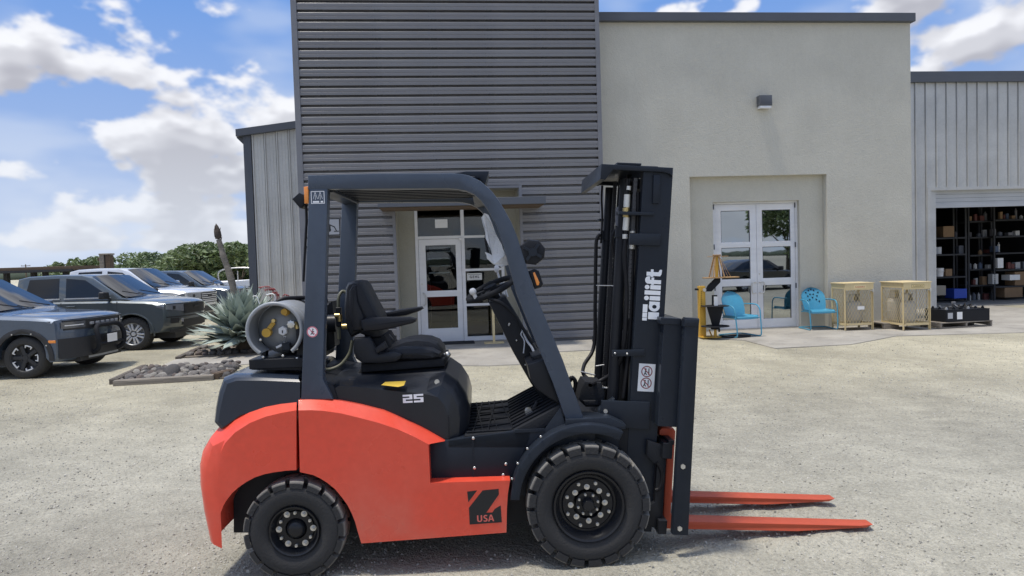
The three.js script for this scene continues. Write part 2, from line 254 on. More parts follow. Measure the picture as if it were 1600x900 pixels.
  const N = 85000, im = new THREE.InstancedMesh(stone, std([1, 1, 1], .95), N), o = new THREE.Object3D(), c = new THREE.Color(); let k = 0;
  while (k < N) {
    const z = -1.7 - 11.5 * Math.pow(rnd(), 1.7), half = 1.5 - z * .78, x = (rnd() * 2 - 1) * half;
    if (rnd() > -.35 + 1.9 * fbm(x * .8, z * 1.3, 4, 0, 163)) continue;
    const s = .0024 + .008 * Math.pow(rnd(), 2.8) + (rnd() < .006 ? .007 : 0);
    o.position.set(x, lowland(x, z) + s * .2, z); o.rotation.set(rnd() * 6, rnd() * 6, rnd() * 6); o.scale.set(s * rr(.7, 1.4), s, s * rr(.7, 1.3)); o.updateMatrix(); im.setMatrixAt(k, o.matrix);
    const t = rr(.28, .50) * (rnd() < .06 ? .7 : 1); c.setRGB(t, t * .955, t * .835); im.setColorAt(k, c); k++;
  }
  im.name = 'loose_stones'; im.castShadow = im.receiveShadow = true; im.userData = { kind: 'stuff', label: 'pale crushed stone lying loose over the whole gravel lot', category: 'gravel' }; scene.add(im);
}
// concrete: walk along the front, pad before the double doors, apron of the workshop
function pad(name, pts, y0 = -.1, y1 = SL) { const g = slab(pts.map((p) => [p.x, -p.z]), y0, y1, .008).rotateX(-Math.PI / 2); const m = struct(name, g, M.concrete); B.put(m); return m; }
const W0 = bg(233, 580), W1 = bg(277, 560), AP = bg(760, 571), AR = bg(868, 549);
const xTL = b(461.5, 170).x, xTR = b(940.5, 240).x;
pad('walkway', [V(W0.x, 0, W0.z), V(bg(400, 567.5).x, 0, bg(400, 567.5).z), V(AP.x, 0, AP.z), V(bg(845, 567).x, 0, bg(845, 567).z), V(bg(868, 549.5).x, 0, AR.z), V(bg(1075, 541).x, 0, AR.z - .1), V(bg(1090, 530).x, 0, -.8), V(xTL - .3, 0, -.8), V(xTL - .3, 0, bg(460, 552).z), V(W1.x, 0, W1.z)]);
{ const p = [bg(1211, 543), bg(1330, 537), bg(1400, 524), bg(1620, 518)]; pad('door_pad', [bg(1163, 530.5), p[0], p[1], p[2], p[3], V(p[3].x + 4, 0, p[3].z), V(p[3].x + 4, 0, -4.2), V(b(1424, 300, -.5).x + .05, 0, -4.2), V(b(1424, 300, -.5).x + .05, 0, -.95), V(bg(1090, 530).x + .02, 0, -.95), V(bg(1090, 530).x + .02, 0, .1)], -.1, SL - .006); }

// ------------------------------------------------------------------ clad entrance tower
const xAL = b(621, 420).x, xAR = b(814, 420).x, yA = b(790, 294).y, yTop = 9.2;      // the alcove cut into it
const tower = thing('entrance_tower', 'tall tower clad in horizontal grey ribbed metal with a recessed glass entrance', 'building'); B.put(tower);
{
  const vary = (m, ks) => ks.map((k) => { const c = m.clone(); c.color.multiplyScalar(k); return c; }), LV = vary(M.louvre, [.95, 1, 1.03, .98]);
  M.panels = vary(M.panel, [.95, 1, 1.04, .98]); M.panelsRight = vary(M.panelRight, [.96, 1, 1.03, .98]);
  const rib = .183, prof = [[-.03, 0], [-.03, .044], [.066, .047], [.066, .098], [.061, .104], [.061, .110], [.066, .116], [.066, .168], [.060, .178], [-.03, .183]];
  const strip = (w) => { const pos = []; for (let i = 0; i + 1 < prof.length; i++) { const [z0, y0] = prof[i], [z1, y1] = prof[i + 1]; pos.push(0, y0, z0, w, y0, z0, w, y1, z1, 0, y0, z0, w, y1, z1, 0, y1, z1); }
    for (const x of [0, w]) for (let i = 1; i + 1 < prof.length; i++) { const a = [x, prof[0][1], 0], c = [x, prof[i][1], prof[i][0]], d = [x, prof[i + 1][1], prof[i + 1][0]]; if (x) pos.push(...a, ...d, ...c); else pos.push(...a, ...c, ...d); }
    const g = new THREE.BufferGeometry(); g.setAttribute('position', new THREE.BufferAttribute(new Float32Array(pos), 3)); g.computeVertexNormals(); return boxUV(clean(g)); };
  const x0 = xTL + .115, x1 = xTR - .09, full = strip(x1 - x0), left = strip(xAL - .06 - x0), right = strip(x1 - xAR - .06);
  for (let y = SL + .02; y < yTop; y += rib) {
    if (y + rib < yA + .03) { for (const [g, x] of [[left, x0], [right, xAR + .06]]) { const m = new THREE.Mesh(g, LV[(rnd() * 4) | 0]); m.name = 'slat'; m.position.set(x, y, 0); tower.add(m); } }
    else { const m = new THREE.Mesh(full, LV[(rnd() * 4) | 0]); m.name = 'slat'; m.position.set(x0, y, 0); tower.add(m); }
  }
  tower.children.forEach((m) => { m.castShadow = m.receiveShadow = true; });
  for (const [a, c] of [[xTL, xTL + .112], [xTR - .088, xTR]]) mesh('corner_trim', box2(a, c, SL, yTop + .1, -.7, .074, .006), M.trim, tower);
  for (const [a, c] of [[xAL - .06, xAL], [xAR, xAR + .06]]) mesh('alcove_trim', box2(a, c, SL, yA + .06, -.14, .068), M.trim, tower);
  mesh('alcove_trim', box2(xAL, xAR, yA, yA + .06, -.14, .066), M.trim, tower);
  const zA = -.62;
  // body behind the cladding, with the alcove left open and a room behind the glass
  mesh('wall', [box2(xTL + .01, xAL - .002, 0, yTop, -6, -.034), box2(xAR + .002, xTR - .01, 0, yTop, -6, -.034), box2(xAL, xAR, yA + .004, yTop, -6, -.034)], M.trim, tower);
  const fx0 = b(649.5, 400, zA).x, fx1 = b(789, 450, zA).x, fy1 = b(690, 318, zA).y, fm = b(724, 450, zA).x;
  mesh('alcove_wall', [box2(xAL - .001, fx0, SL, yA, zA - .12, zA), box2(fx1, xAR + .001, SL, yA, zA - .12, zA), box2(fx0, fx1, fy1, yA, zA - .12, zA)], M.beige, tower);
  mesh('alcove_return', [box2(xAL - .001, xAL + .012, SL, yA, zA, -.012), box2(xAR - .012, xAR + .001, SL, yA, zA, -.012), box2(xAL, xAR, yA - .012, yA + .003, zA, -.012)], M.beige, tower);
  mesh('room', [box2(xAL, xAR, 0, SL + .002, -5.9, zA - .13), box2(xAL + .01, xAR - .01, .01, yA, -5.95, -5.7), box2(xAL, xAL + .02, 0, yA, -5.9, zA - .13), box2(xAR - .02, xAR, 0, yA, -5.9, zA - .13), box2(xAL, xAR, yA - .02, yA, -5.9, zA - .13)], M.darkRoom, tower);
  // aluminium storefront
  const fw = .05, Y = (px, py) => b(px, py, zA).y, zf = zA - .02, bars = [];
  const yT = Y(690, 371), yS1 = Y(755, 421), yS2 = Y(755, 475.5), yB = Y(690, 531.5);
  const vbar = (x, a, c, w = fw) => box2(x - w / 2, x + w / 2, a, c, zf - .06, zf + .04), hbar = (y, a, c, h = fw) => box2(a, c, y - h / 2, y + h / 2, zf - .058, zf + .036);
  const fr = mesh('storefront_frame', [vbar(fx0 + .03, SL, fy1, .06), vbar(fm + .02, SL, fy1, .07), vbar(fx1 - .03, SL, fy1, .06), hbar(fy1 - .03, fx0 + .06, fx1 - .06), hbar(yT, fx0 + .06, fm - .015, .06), hbar(yT, fm + .055, fx1 - .06), hbar(yS1, fm + .055, fx1 - .06), hbar(yS2, fm + .055, fx1 - .06), hbar(SL + .05, fm + .055, fx1 - .06, .09)], M.frame, tower);
  const pane = (x0, x1, y0, y1, p = tower, z = zf - .02, mt = M.glass) => mesh('pane', box2(x0, x1, y0, y1, z - .003, z + .003), mt, p);
  pane(fx0 + .06, fm - .015, yT + .03, fy1 - .055); pane(fm + .055, fx1 - .06, yT + .025, fy1 - .055); pane(fm + .055, fx1 - .06, yS1 + .025, yT - .025); pane(fm + .055, fx1 - .06, yS2 + .025, yS1 - .025); pane(fm + .055, fx1 - .06, SL + .095, yS2 - .025);
  // the door
  const dx0 = fx0 + .066, dx1 = fm - .02, dy1 = yT - .035, dy0 = SL + .012, gx0 = b(667, 450, zA).x, gx1 = b(714, 450, zA).x, g1 = Y(690, 383), g2 = Y(690, 454), g3 = Y(690, 463.5), g4 = Y(690, 513), zd = zf;
  const hole = (x0, x1, y0, y1) => [[x0, y0], [x1, y0], [x1, y1], [x0, y1]];
  const door = mesh('door', slab(hole(dx0, dx1, dy0, dy1), zd - .03, zd + .024, .003, [hole(gx0, gx1, g2, g1), hole(gx0, gx1, g4, g3)]), M.frame, tower);
  pane(gx0, gx1, g2, g1, door, zd); pane(gx0, gx1, g4, g3, door, zd);
  { const hx = dx0 + .075, y0 = Y(660, 477), y1 = Y(660, 458); mesh('handle', [tube([V(hx, y0, zd + .02), V(hx, y0, zd + .07), V(hx + .03, y0 + .02, zd + .075), V(hx + .03, y1 - .02, zd + .075), V(hx, y1, zd + .07), V(hx, y1, zd + .02)], .012, 8, 40)], M.zinc, door); mesh('lock', disc(.018, .01, hx - .03, Y(660, 444), zd + .028), M.zinc, door); }
  mesh('door_closer', box2(fm - .06, fm - .005, yT - .075, yT - .02, zf + .036, zf + .075), M.zinc, tower);
  mesh('notice', box2(b(679.5, 343, zA).x, b(699, 343, zA).x, Y(690, 356), Y(690, 342.5), zf - .012, zf - .010), M.paper, tower);
  { // window sticker with a brand word
    const c = document.createElement('canvas'); c.width = 256; c.height = 128; const x = c.getContext('2d'); x.fillStyle = '#cfcfca'; x.fillRect(0, 0, 256, 128); x.fillStyle = '#15171c'; x.font = 'bold 68px sans-serif'; x.textAlign = 'center'; x.textBaseline = 'middle'; x.fillText('GEHL', 128, 68); x.fillStyle = '#303338'; x.fillRect(20, 20, 216, 8);
    const t = new THREE.CanvasTexture(c); t.colorSpace = THREE.SRGBColorSpace; const p0 = b(730, 438, zA), p1 = b(753, 426.5, zA); const g = new THREE.PlaneGeometry(p1.x - p0.x, p1.y - p0.y).translate((p0.x + p1.x) / 2, (p0.y + p1.y) / 2, zf - .010); mesh('window_sticker', g, new THREE.MeshStandardMaterial({ map: t, roughness: .5 }), tower, true);
  }
  // canopy
  const cy0 = b(720, 323.5, .9).y, cy1 = b(720, 309.5, .9).y, cx0 = b(590, 325, .9).x, cx1 = b(853, 315, .9).x;
  mesh('canopy', [box2(cx0, cx1, cy0 + .03, cy1, .9 - .06, .9, .006), box2(cx0, cx0 + .05, cy0 + .03, cy1, .055, .84), box2(cx1 - .05, cx1, cy0 + .03, cy1, .055, .84), box2(cx0 + .05, cx1 - .05, cy1 - .03, cy1 - .01, .055, .84), box2(cx0 + .05, cx1 - .05, cy0 + .05, cy0 + .06, .055, .84)], M.panelTrim, tower);
  mesh('canopy_soffit', box2(cx0 + .03, cx1 - .03, cy0 + .01, cy0 + .028, .06, .86), M.brownWood, tower);
  // a wall sign with the outline of a small loader
  const c = document.createElement('canvas'); c.width = 512; c.height = 256; const x = c.getContext('2d'); x.fillStyle = '#9a9da3'; x.fillRect(0, 0, 512, 256); x.fillStyle = '#14161b'; x.fillRect(40, 30, 150, 170); x.fillRect(230, 90, 130, 70); x.fillRect(258, 40, 72, 60);
  for (const cx of [262, 338]) { x.beginPath(); x.arc(cx, 172, 28, 0, 7); x.fill(); } x.lineWidth = 16; x.strokeStyle = '#14161b'; x.beginPath(); x.moveTo(336, 92); x.lineTo(420, 128); x.lineTo(452, 190); x.stroke(); x.fillRect(410, 186, 80, 14); x.strokeRect(8, 8, 496, 240);
  const t = new THREE.CanvasTexture(c); t.colorSpace = THREE.SRGBColorSpace; const p0 = b(481, 370, .08), p1 = b(532, 340, .06);
  const sg = thing('wall_sign', 'grey wall sign with a black loader outline on the clad tower behind the rear post', 'sign'); B.put(sg);
  mesh('sign_board', box2(p0.x, p1.x, p0.y, p1.y, .066, .084, .003), M.trim, sg); mesh('sign_face', new THREE.PlaneGeometry(p1.x - p0.x - .02, p1.y - p0.y - .02).translate((p0.x + p1.x) / 2, (p0.y + p1.y) / 2, .087), new THREE.MeshStandardMaterial({ map: t, roughness: .5 }), sg, true);
  // rack with pale shelves inside the door, and a stand by the side light
  const rk = thing('display_rack', 'dark rack of pale shelves standing inside the glass entrance door', 'rack'); B.put(rk); const rz = -2.0;
  mesh('upright', [box2(b(668, 380, rz).x, b(668, 380, rz).x + .03, SL, 2.1, rz - .3, rz), box2(b(704, 380, rz).x - .03, b(704, 380, rz).x, SL, 2.1, rz - .3, rz)], M.black, rk);
  for (const py of [387, 393, 404, 415, 426]) mesh('shelf', box2(b(670, py, rz).x, b(703, py, rz).x, b(690, py + 1.1, rz).y, b(690, py - 1, rz).y, rz - .28, rz + .02), M.frame, rk);
  const st = thing('sign_stand', 'thin cream post on a flat foot standing before the right side light', 'stand'); const sp = bg(772, 536); B.put(st, sp.x, SL, sp.z);
  mesh('post', box2(-.025, .025, .02, .95, -.025, .025, .006), M.cream, st); mesh('foot', box2(-.2, .2, 0, .02, -.14, .14, .006), M.cream, st);
  const dm = lone('door_mat', box2(-.52, .52, 0, .012, -.3, .3, .005), M.matBlack, 'black door mat on the concrete before the glass entrance door', 'door mat'); const mp = bg(702, 536); B.put(dm, mp.x, SL, mp.z);
}

// ------------------------------------------------------------------ stucco wing with the double doors
const zS = -.5, xS0 = xTR + .004, xS1 = b(1423.5, 200, zS).x, yS = b(1180, 32, zS).y;
const wing = thing('stucco_wing', 'grey green stucco wall with a recessed white double door and dark metal roof edge', 'building'); B.put(wing);
{
  const r0 = b(1080, 400, zS).x, r1 = b(1292.5, 350, zS).x, ry = b(1186, 274, zS).y, zR = zS - .16, zD = zR - .14;
  const d0 = b(1115.5, 420, zR).x, d1 = b(1250, 400, zR).x, dy = b(1182, 314.5, zR).y;
  mesh('wall', [slab([[xS0, 0], [r0, 0], [r0, ry], [r1, ry], [r1, 0], [xS1, 0], [xS1, yS], [xS0, yS]], zS - .16, zS), box2(xS0, xS1 - .003, 0, yS - .01, -8, zS - .7)], M.stucco, wing);
  mesh('recess_wall', slab([[r0 - .05, 0], [d0, 0], [d0, dy], [d1, dy], [d1, 0], [r1 + .05, 0], [r1 + .05, ry + .05], [r0 - .05, ry + .05]], zR - .5, zR - .002), M.stuccoIn, wing);
  mesh('roof_edge', [box2(xS0, b(1431, 26, zS + .12).x, b(1180, 32.5, zS + .12).y, b(1180, 19, zS + .12).y, -8, zS + .12, .008)], M.cap, wing);
  const Y = (py) => b(1182, py, zD).y, X = (px) => b(px, 420, zD).x, mid = X(1182), y0 = SL + .015, y1 = dy - .05;
  mesh('door_frame', [box2(d0 + .002, d0 + .05, SL, dy - .002, zD - .05, zD + .05), box2(d1 - .05, d1 - .002, SL, dy - .002, zD - .05, zD + .05), box2(d0 + .05, d1 - .05, dy - .045, dy - .002, zD - .05, zD + .046)], M.frame, wing);
  const hole = (x0, x1, a, c) => [[x0, a], [x1, a], [x1, c], [x0, c]], rows = [[328.5, 377.5], [386, 435], [446, 498.5]].map(([a, c]) => [Y(c), Y(a)]);
  const leaf = (name, a, c, p0, p1, lab) => {
    const l = mesh(name, slab(hole(a, c, y0, y1), zD - .03, zD + .03, .003, rows.map(([e, f]) => hole(p0, p1, e, f))), M.frame, wing);
    for (const [e, f] of rows) mesh('pane', box2(p0, p1, e, f, zD - .004, zD + .004), M.mirrorGlass, l);
    mesh('glazing_bead', rows.map(([e, f]) => [box2(p0, p1, f - .012, f, zD + .004, zD + .016), box2(p0, p0 + .012, e, f - .012, zD + .004, zD + .016), box2(p1 - .012, p1, e, f - .012, zD + .004, zD + .016)]), M.cap, l);
    return l;
  };
  const lf = leaf('door', d0 + .055, mid - .004, X(1127), X(1172)), rt = leaf('door', mid + .004, d1 - .055, X(1191), X(1235));
  for (const [l, x, s] of [[lf, mid - .055, -1], [rt, mid + .045, 1]]) { const ya = Y(457), yb = Y(441); mesh('handle', tube([V(x, ya, zD + .03), V(x, ya, zD + .08), V(x + s * .075, ya, zD + .085), V(x + s * .075, yb, zD + .085), V(x, yb, zD + .08), V(x, yb, zD + .03)], .013, 8, 44), M.zinc, l); }
  mesh('lock', disc(.02, .012, mid + .05, Y(428), zD + .035), M.zinc, rt);
  for (const py of [322, 384, 448]) for (const x of [d0 + .052, d1 - .052]) mesh('hinge', disc(.014, .11, x, Y(py), zD + .045, 'y', 10), M.cap, wing);
  mesh('threshold', box2(d0 + .05, d1 - .05, SL, SL + .012, zD - .06, zD + .1), M.zinc, wing);
  // wall lamp
  const lp = thing('wall_lamp', 'small dark wall lamp with a clear bottom high on the stucco wall', 'wall lamp'); const p = b(1197, 158, zS + .1), q0 = b(1188, 168, zS + .18), q1 = b(1207, 148, zS + .18); B.put(lp, 0, 0, 0);
  mesh('lamp_housing', slab([[q0.x, q0.y + .05], [q0.x, q1.y], [q1.x, q1.y], [q1.x, q0.y + .05]], zS, zS + .17, .012), M.cap, lp);
  mesh('lamp_lens', slab([[q0.x + .01, q0.y - .005], [q0.x + .01, q0.y + .05], [q1.x - .01, q0.y + .05], [q1.x - .01, q0.y - .005]], zS + .01, zS + .15, .01), M.lens, lp);
}

// ------------------------------------------------------------------ ribbed metal wings
function ribPanel(w, h, slope = 0, plain = false) { // one sheet: a rib at its left edge, two low swages
  const prof = plain ? [[0, -.03], [.016, -.03], [.019, 0], [.026, .030], [.052, .030], [.062, 0], [w, 0], [w, -.03]] : [[0, -.03], [.014, -.03], [.016, 0], [.024, .032], [.05, .032], [.066, 0], [.135, 0], [.14, .005], [.155, .005], [.16, 0], [.215, 0], [.22, .005], [.235, .005], [.24, 0], [w, 0], [w, -.03]], pos = [];
  for (let i = 0; i + 1 < prof.length; i++) { const [x0, z0] = prof[i], [x1, z1] = prof[i + 1], h0 = h + slope * x0, h1 = h + slope * x1; pos.push(x0, 0, z0, x1, 0, z1, x1, h1, z1, x0, 0, z0, x1, h1, z1, x0, h0, z0); }
  const g = new THREE.BufferGeometry(); g.setAttribute('position', new THREE.BufferAttribute(new Float32Array(pos), 3)); g.computeVertexNormals(); return g;
}
{
  const z = -4.7, g = thing('metal_wing', 'low pitched shed end of pale vertical ribbed metal with dark trim, left of the tower', 'building'); B.put(g);
  const p0 = b(386, 300, z), top0 = b(372, 205, z + .12), top1 = b(461, 192.5, z + .12), sl = (top1.y - top0.y) / (top1.x - top0.x), xe = xTL + 1.2, yAt = (x) => top0.y + sl * (x - top0.x);
  const w = .305; let first = null;
  for (let x = p0.x + .16; x < xe; x += w) mesh('wall_panel', ribPanel(w, yAt(x) - .12, sl).translate(x, 0, z), M.panels[(rnd() * 4) | 0], g);
  mesh('corner_trim', box2(p0.x - .03, p0.x + .16, 0, yAt(p0.x) - .1, z - .2, z + .045), M.panelTrim, g);
  mesh('rake_trim', slab([[top0.x - .06, top0.y - .13], [xe, yAt(xe) - .13], [xe, yAt(xe) + .05], [top0.x - .06, top0.y + .05]], z - .05, z + .14), M.panelTrim, g);
  mesh('gutter', slab([[top0.x - .09, top0.y + .03], [p0.x - .02, top0.y + .06], [p0.x - .02, top0.y - .32], [p0.x - .06, top0.y - .30], [top0.x - .09, top0.y - .14]], -16, z - .052), M.panelTrim, g);
  mesh('wall', [box2(p0.x, p0.x + .12, 0, top0.y - .12, -16, z - .2), box2(p0.x + .12, xe, 0, top0.y - .14, z - .14, z - .034)], M.panel, g);
  mesh('roof', slab([[top0.x - .05, top0.y], [xe, yAt(xe)], [xe, yAt(xe) + .04], [top0.x - .05, top0.y + .04]], -16, z - .055), M.cap, g);
}
const zW = -4.1; let rackB;
{
  const g = thing('workshop_wing', 'pale grey ribbed metal workshop with an open roller door at the right', 'building'); B.put(g);
  const xl = xS1 - .3, xo = b(1453.5, 360, zW).x, yo = b(1500, 297, zW).y, top = b(1500, 128, zW).y, capT = b(1500, 111, zW + .1).y, w = .305, xr = xo + 6;
  for (let x = b(1428.5, 200, zW).x - w; x < xr; x += w) mesh('wall_panel', ribPanel(w, top - (x + .1 > xo ? yo + .04 : 0), 0, true).translate(x, x + .1 > xo ? yo + .04 : 0, zW), M.panelsRight[(rnd() * 4) | 0], g);
  mesh('roof_edge', box2(xl, xr, top - .02, capT, zW - .1, zW + .1, .008), M.cap, g);
  mesh('opening_trim', [box2(xo - .10, xo, 0, yo + .08, zW - .2, zW + .05), box2(xo, xr, yo, yo + .08, zW - .2, zW + .05)], M.panelRight, g);
  for (let k = 0; k < 4; k++) { const y1 = yo - k * .105, h = .1; if (y1 - h < b(1500, 322.5, zW - .15).y - .02) break; mesh('roller_slat', slab([[-.012, 0], [.012, .01], [.016, h / 2], [.012, h - .01], [-.012, h]], 0, xr - xo, 0).rotateY(Math.PI / 2).translate(xo, y1 - h, zW - .12), M.roller, g); }
  mesh('roller_bottom_bar', box2(xo, xr, b(1500, 322.5, zW - .12).y - .03, b(1500, 319, zW - .12).y + .02, zW - .15, zW - .09), M.roller, g);
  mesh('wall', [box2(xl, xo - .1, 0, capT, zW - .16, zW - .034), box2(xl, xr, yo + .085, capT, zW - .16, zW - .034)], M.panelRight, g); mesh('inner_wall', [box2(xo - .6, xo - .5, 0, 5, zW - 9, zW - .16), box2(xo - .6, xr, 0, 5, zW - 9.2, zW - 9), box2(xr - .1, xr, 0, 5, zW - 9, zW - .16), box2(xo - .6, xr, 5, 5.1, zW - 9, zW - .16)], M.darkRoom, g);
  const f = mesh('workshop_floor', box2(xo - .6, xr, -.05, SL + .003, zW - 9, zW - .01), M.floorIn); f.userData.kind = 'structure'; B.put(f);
  mesh('roof', box2(xl, xr, capT - .03, capT - .01, zW - 9.2, zW - .1), M.cap, g);
  // racks and what they carry
  const zr = zW - 1.5; rackB = (px, py, z = zr) => b(px, py, z);
  const dark = std([.03, .032, .036], .7);
  const rack = (lab, pa, pc, shelves, z) => { const r = thing('storage_rack', lab, 'rack'); B.put(r); const x0 = b(pa, 420, z).x, x1 = b(pc, 420, z).x; for (const x of [x0, x1 - .05]) for (const zz of [z - .55, z - .04]) mesh('upright', box2(x, x + .05, SL, 3.0, zz, zz + .04), dark, r); for (const py of shelves) { const y = b((pa + pc) / 2, py, z).y; mesh('shelf', box2(x0 + .05, x1 - .05, y - .045, y, z - .58, z + .02), dark, r); } return r; };
  const rows = [[1455, 1511, [371, 397, 432, 471]], [1513, 1551, [345, 370, 398, 420, 445, 470]], [1553, 1640, [342, 368, 394, 420, 446, 472]]];
  rack('dark storage rack just inside the left jamb of the roller door', 1455, 1511, rows[0][2], zr); rack('dark storage rack in the middle of the open workshop doorway', 1513, 1551, rows[1][2], zr - .4); rack('dark storage rack at the right edge of the open workshop doorway', 1553, 1640, rows[2][2], zr - .1);
  const item = (name, px0, px1, py0, py1, mt, lab, cat, z = zr, grp) => { const p = b(px0, py1, z), q = b(px1, py0, z), o = lone(name, box2(0, q.x - p.x, 0, q.y - p.y, -Math.min(.4, q.x - p.x), 0, .008), mt, lab, cat, grp); return B.put(o, p.x, p.y, z); };
  item('carton', 1474, 1491, 353, 370.5, M.card, 'brown carton on the upper shelf of the left workshop rack', 'box'); item('carton', 1478, 1488, 420, 431.5, M.card, 'brown carton beside the white bucket in the workshop', 'box');
  item('carton', 1570, 1598, 448, 465, M.card, 'wide brown carton low on the right workshop rack', 'box', zr - .1); item('carton', 1457, 1478, 446, 462, std([.34, .30, .24], .9), 'crumpled tan carton on the lower left workshop shelf', 'box'); item('carton', 1586, 1610, 424, 446, M.card, 'brown carton above the wide carton at the photo edge', 'box', zr - .1);
  item('storage_bin', 1491, 1511, 451, 466.5, M.bluePlain, 'bright blue plastic bin on the low shelf in the workshop', 'bin', zr + .15); item('storage_tote', 1578, 1594, 429, 438, M.paper, 'white plastic tote on the right workshop rack', 'tote', zr - .05); item('file_box', 1559, 1568, 403, 419, M.paper, 'upright white box on the right workshop rack', 'box', zr - .1); item('file_box', 1551, 1560, 428, 444, std([.5, .5, .48], .8), 'upright grey box between the middle and right workshop racks', 'box', zr - .1);
  { const p = b(1470.5, 432, zr), s = b(1477, 432, zr).x - b(1464, 432, zr).x, h = b(1470, 419, zr).y - p.y, bk = thing('bucket', 'white plastic bucket standing on the left workshop bench', 'bucket'); B.put(bk, p.x, p.y, zr - .1); mesh('pail', lathe([[.001, 0], [s * .43, 0], [s * .5, h * .95], [s * .52, h], [s * .47, h], [s * .41, .01], [.001, .01]], 20), M.white, bk); mesh('handle', tube([V(-s * .5, h * .9, 0), V(-s * .3, h * .6, s * .5), V(s * .3, h * .6, s * .5), V(s * .5, h * .9, 0)], .006, 6, 20), M.zinc, bk); }
  { const p = b(1467, 397, zr), s = .12, h = .2; for (const [px, l] of [[1463, 'pale paint tin at the left of the pair on the workshop rack'], [1471, 'pale paint tin at the right of the pair on the workshop rack']]) { const o = lone('paint_tin', [disc(s * .8, h, 0, h / 2, 0, 'y', 18), lathe([[s * .8, h], [s * .84, h + .004], [s * .84, h + .012], [s * .7, h + .012], [.001, h + .008]], 18)], std([.5, .52, .54], .4), l, 'paint tin'); B.put(o, b(px, 397, zr).x, p.y, zr - .15); } }
  const small = [std([.15, .15, .16], .6), std([.36, .37, .38], .5), std([.09, .10, .12], .6), M.card, std([.46, .46, .44], .6), std([.06, .06, .07], .6), std([.12, .035, .03], .6), std([.07, .10, .16], .6)], hue = ['grey', 'silver', 'slate', 'brown', 'white', 'black', 'dull red', 'dull blue'], nth = ['top', 'second', 'third', 'fourth', 'fifth', 'lowest'];
  const shelfWord = ['left', 'middle', 'right'];
  rows.forEach(([pa, pc, sh], ri) => { const z = [zr, zr - .4, zr - .1][ri]; for (const [si, py] of sh.entries()) for (let px = pa + 3; px < Math.min(pc, 1610) - 5;) { const w = rr(3.5, 8), h = rr(5, 14); if (rnd() < .78 && !(ri === 0 && py > 400) && !(ri === 2 && (py === 446 || py === 472) && px > 1552) && !(ri === 2 && py === 420 && px < 1570) && !(ri === 0 && px < 1495 && py < 400)) { const k = (rnd() * small.length) | 0, p = b(px, py, z), q = b(px + w, py - h, z), wd = q.x - p.x, hh = q.y - p.y; const round = rnd() < .45, o = lone('stock_item', round ? [disc(wd * .45, hh, 0, hh / 2, -.05, 'y', 12), disc(wd * .2, hh * .25, 0, hh * 1.1, -.05, 'y', 10)] : box2(-wd / 2, wd / 2, 0, hh, -wd, 0, .006), small[k], `small ${hue[k]} ${round ? 'tin' : 'box'} on the ${nth[si]} shelf of the ${shelfWord[ri]} workshop rack`, 'stock item', `${hue[k]} ${round ? 'tins' : 'boxes'} on the ${nth[si]} shelf of the ${shelfWord[ri]} workshop rack`); B.put(o, (p.x + q.x) / 2, p.y, z - rr(.0, .15)); } px += w + rr(1, 5); } });
}

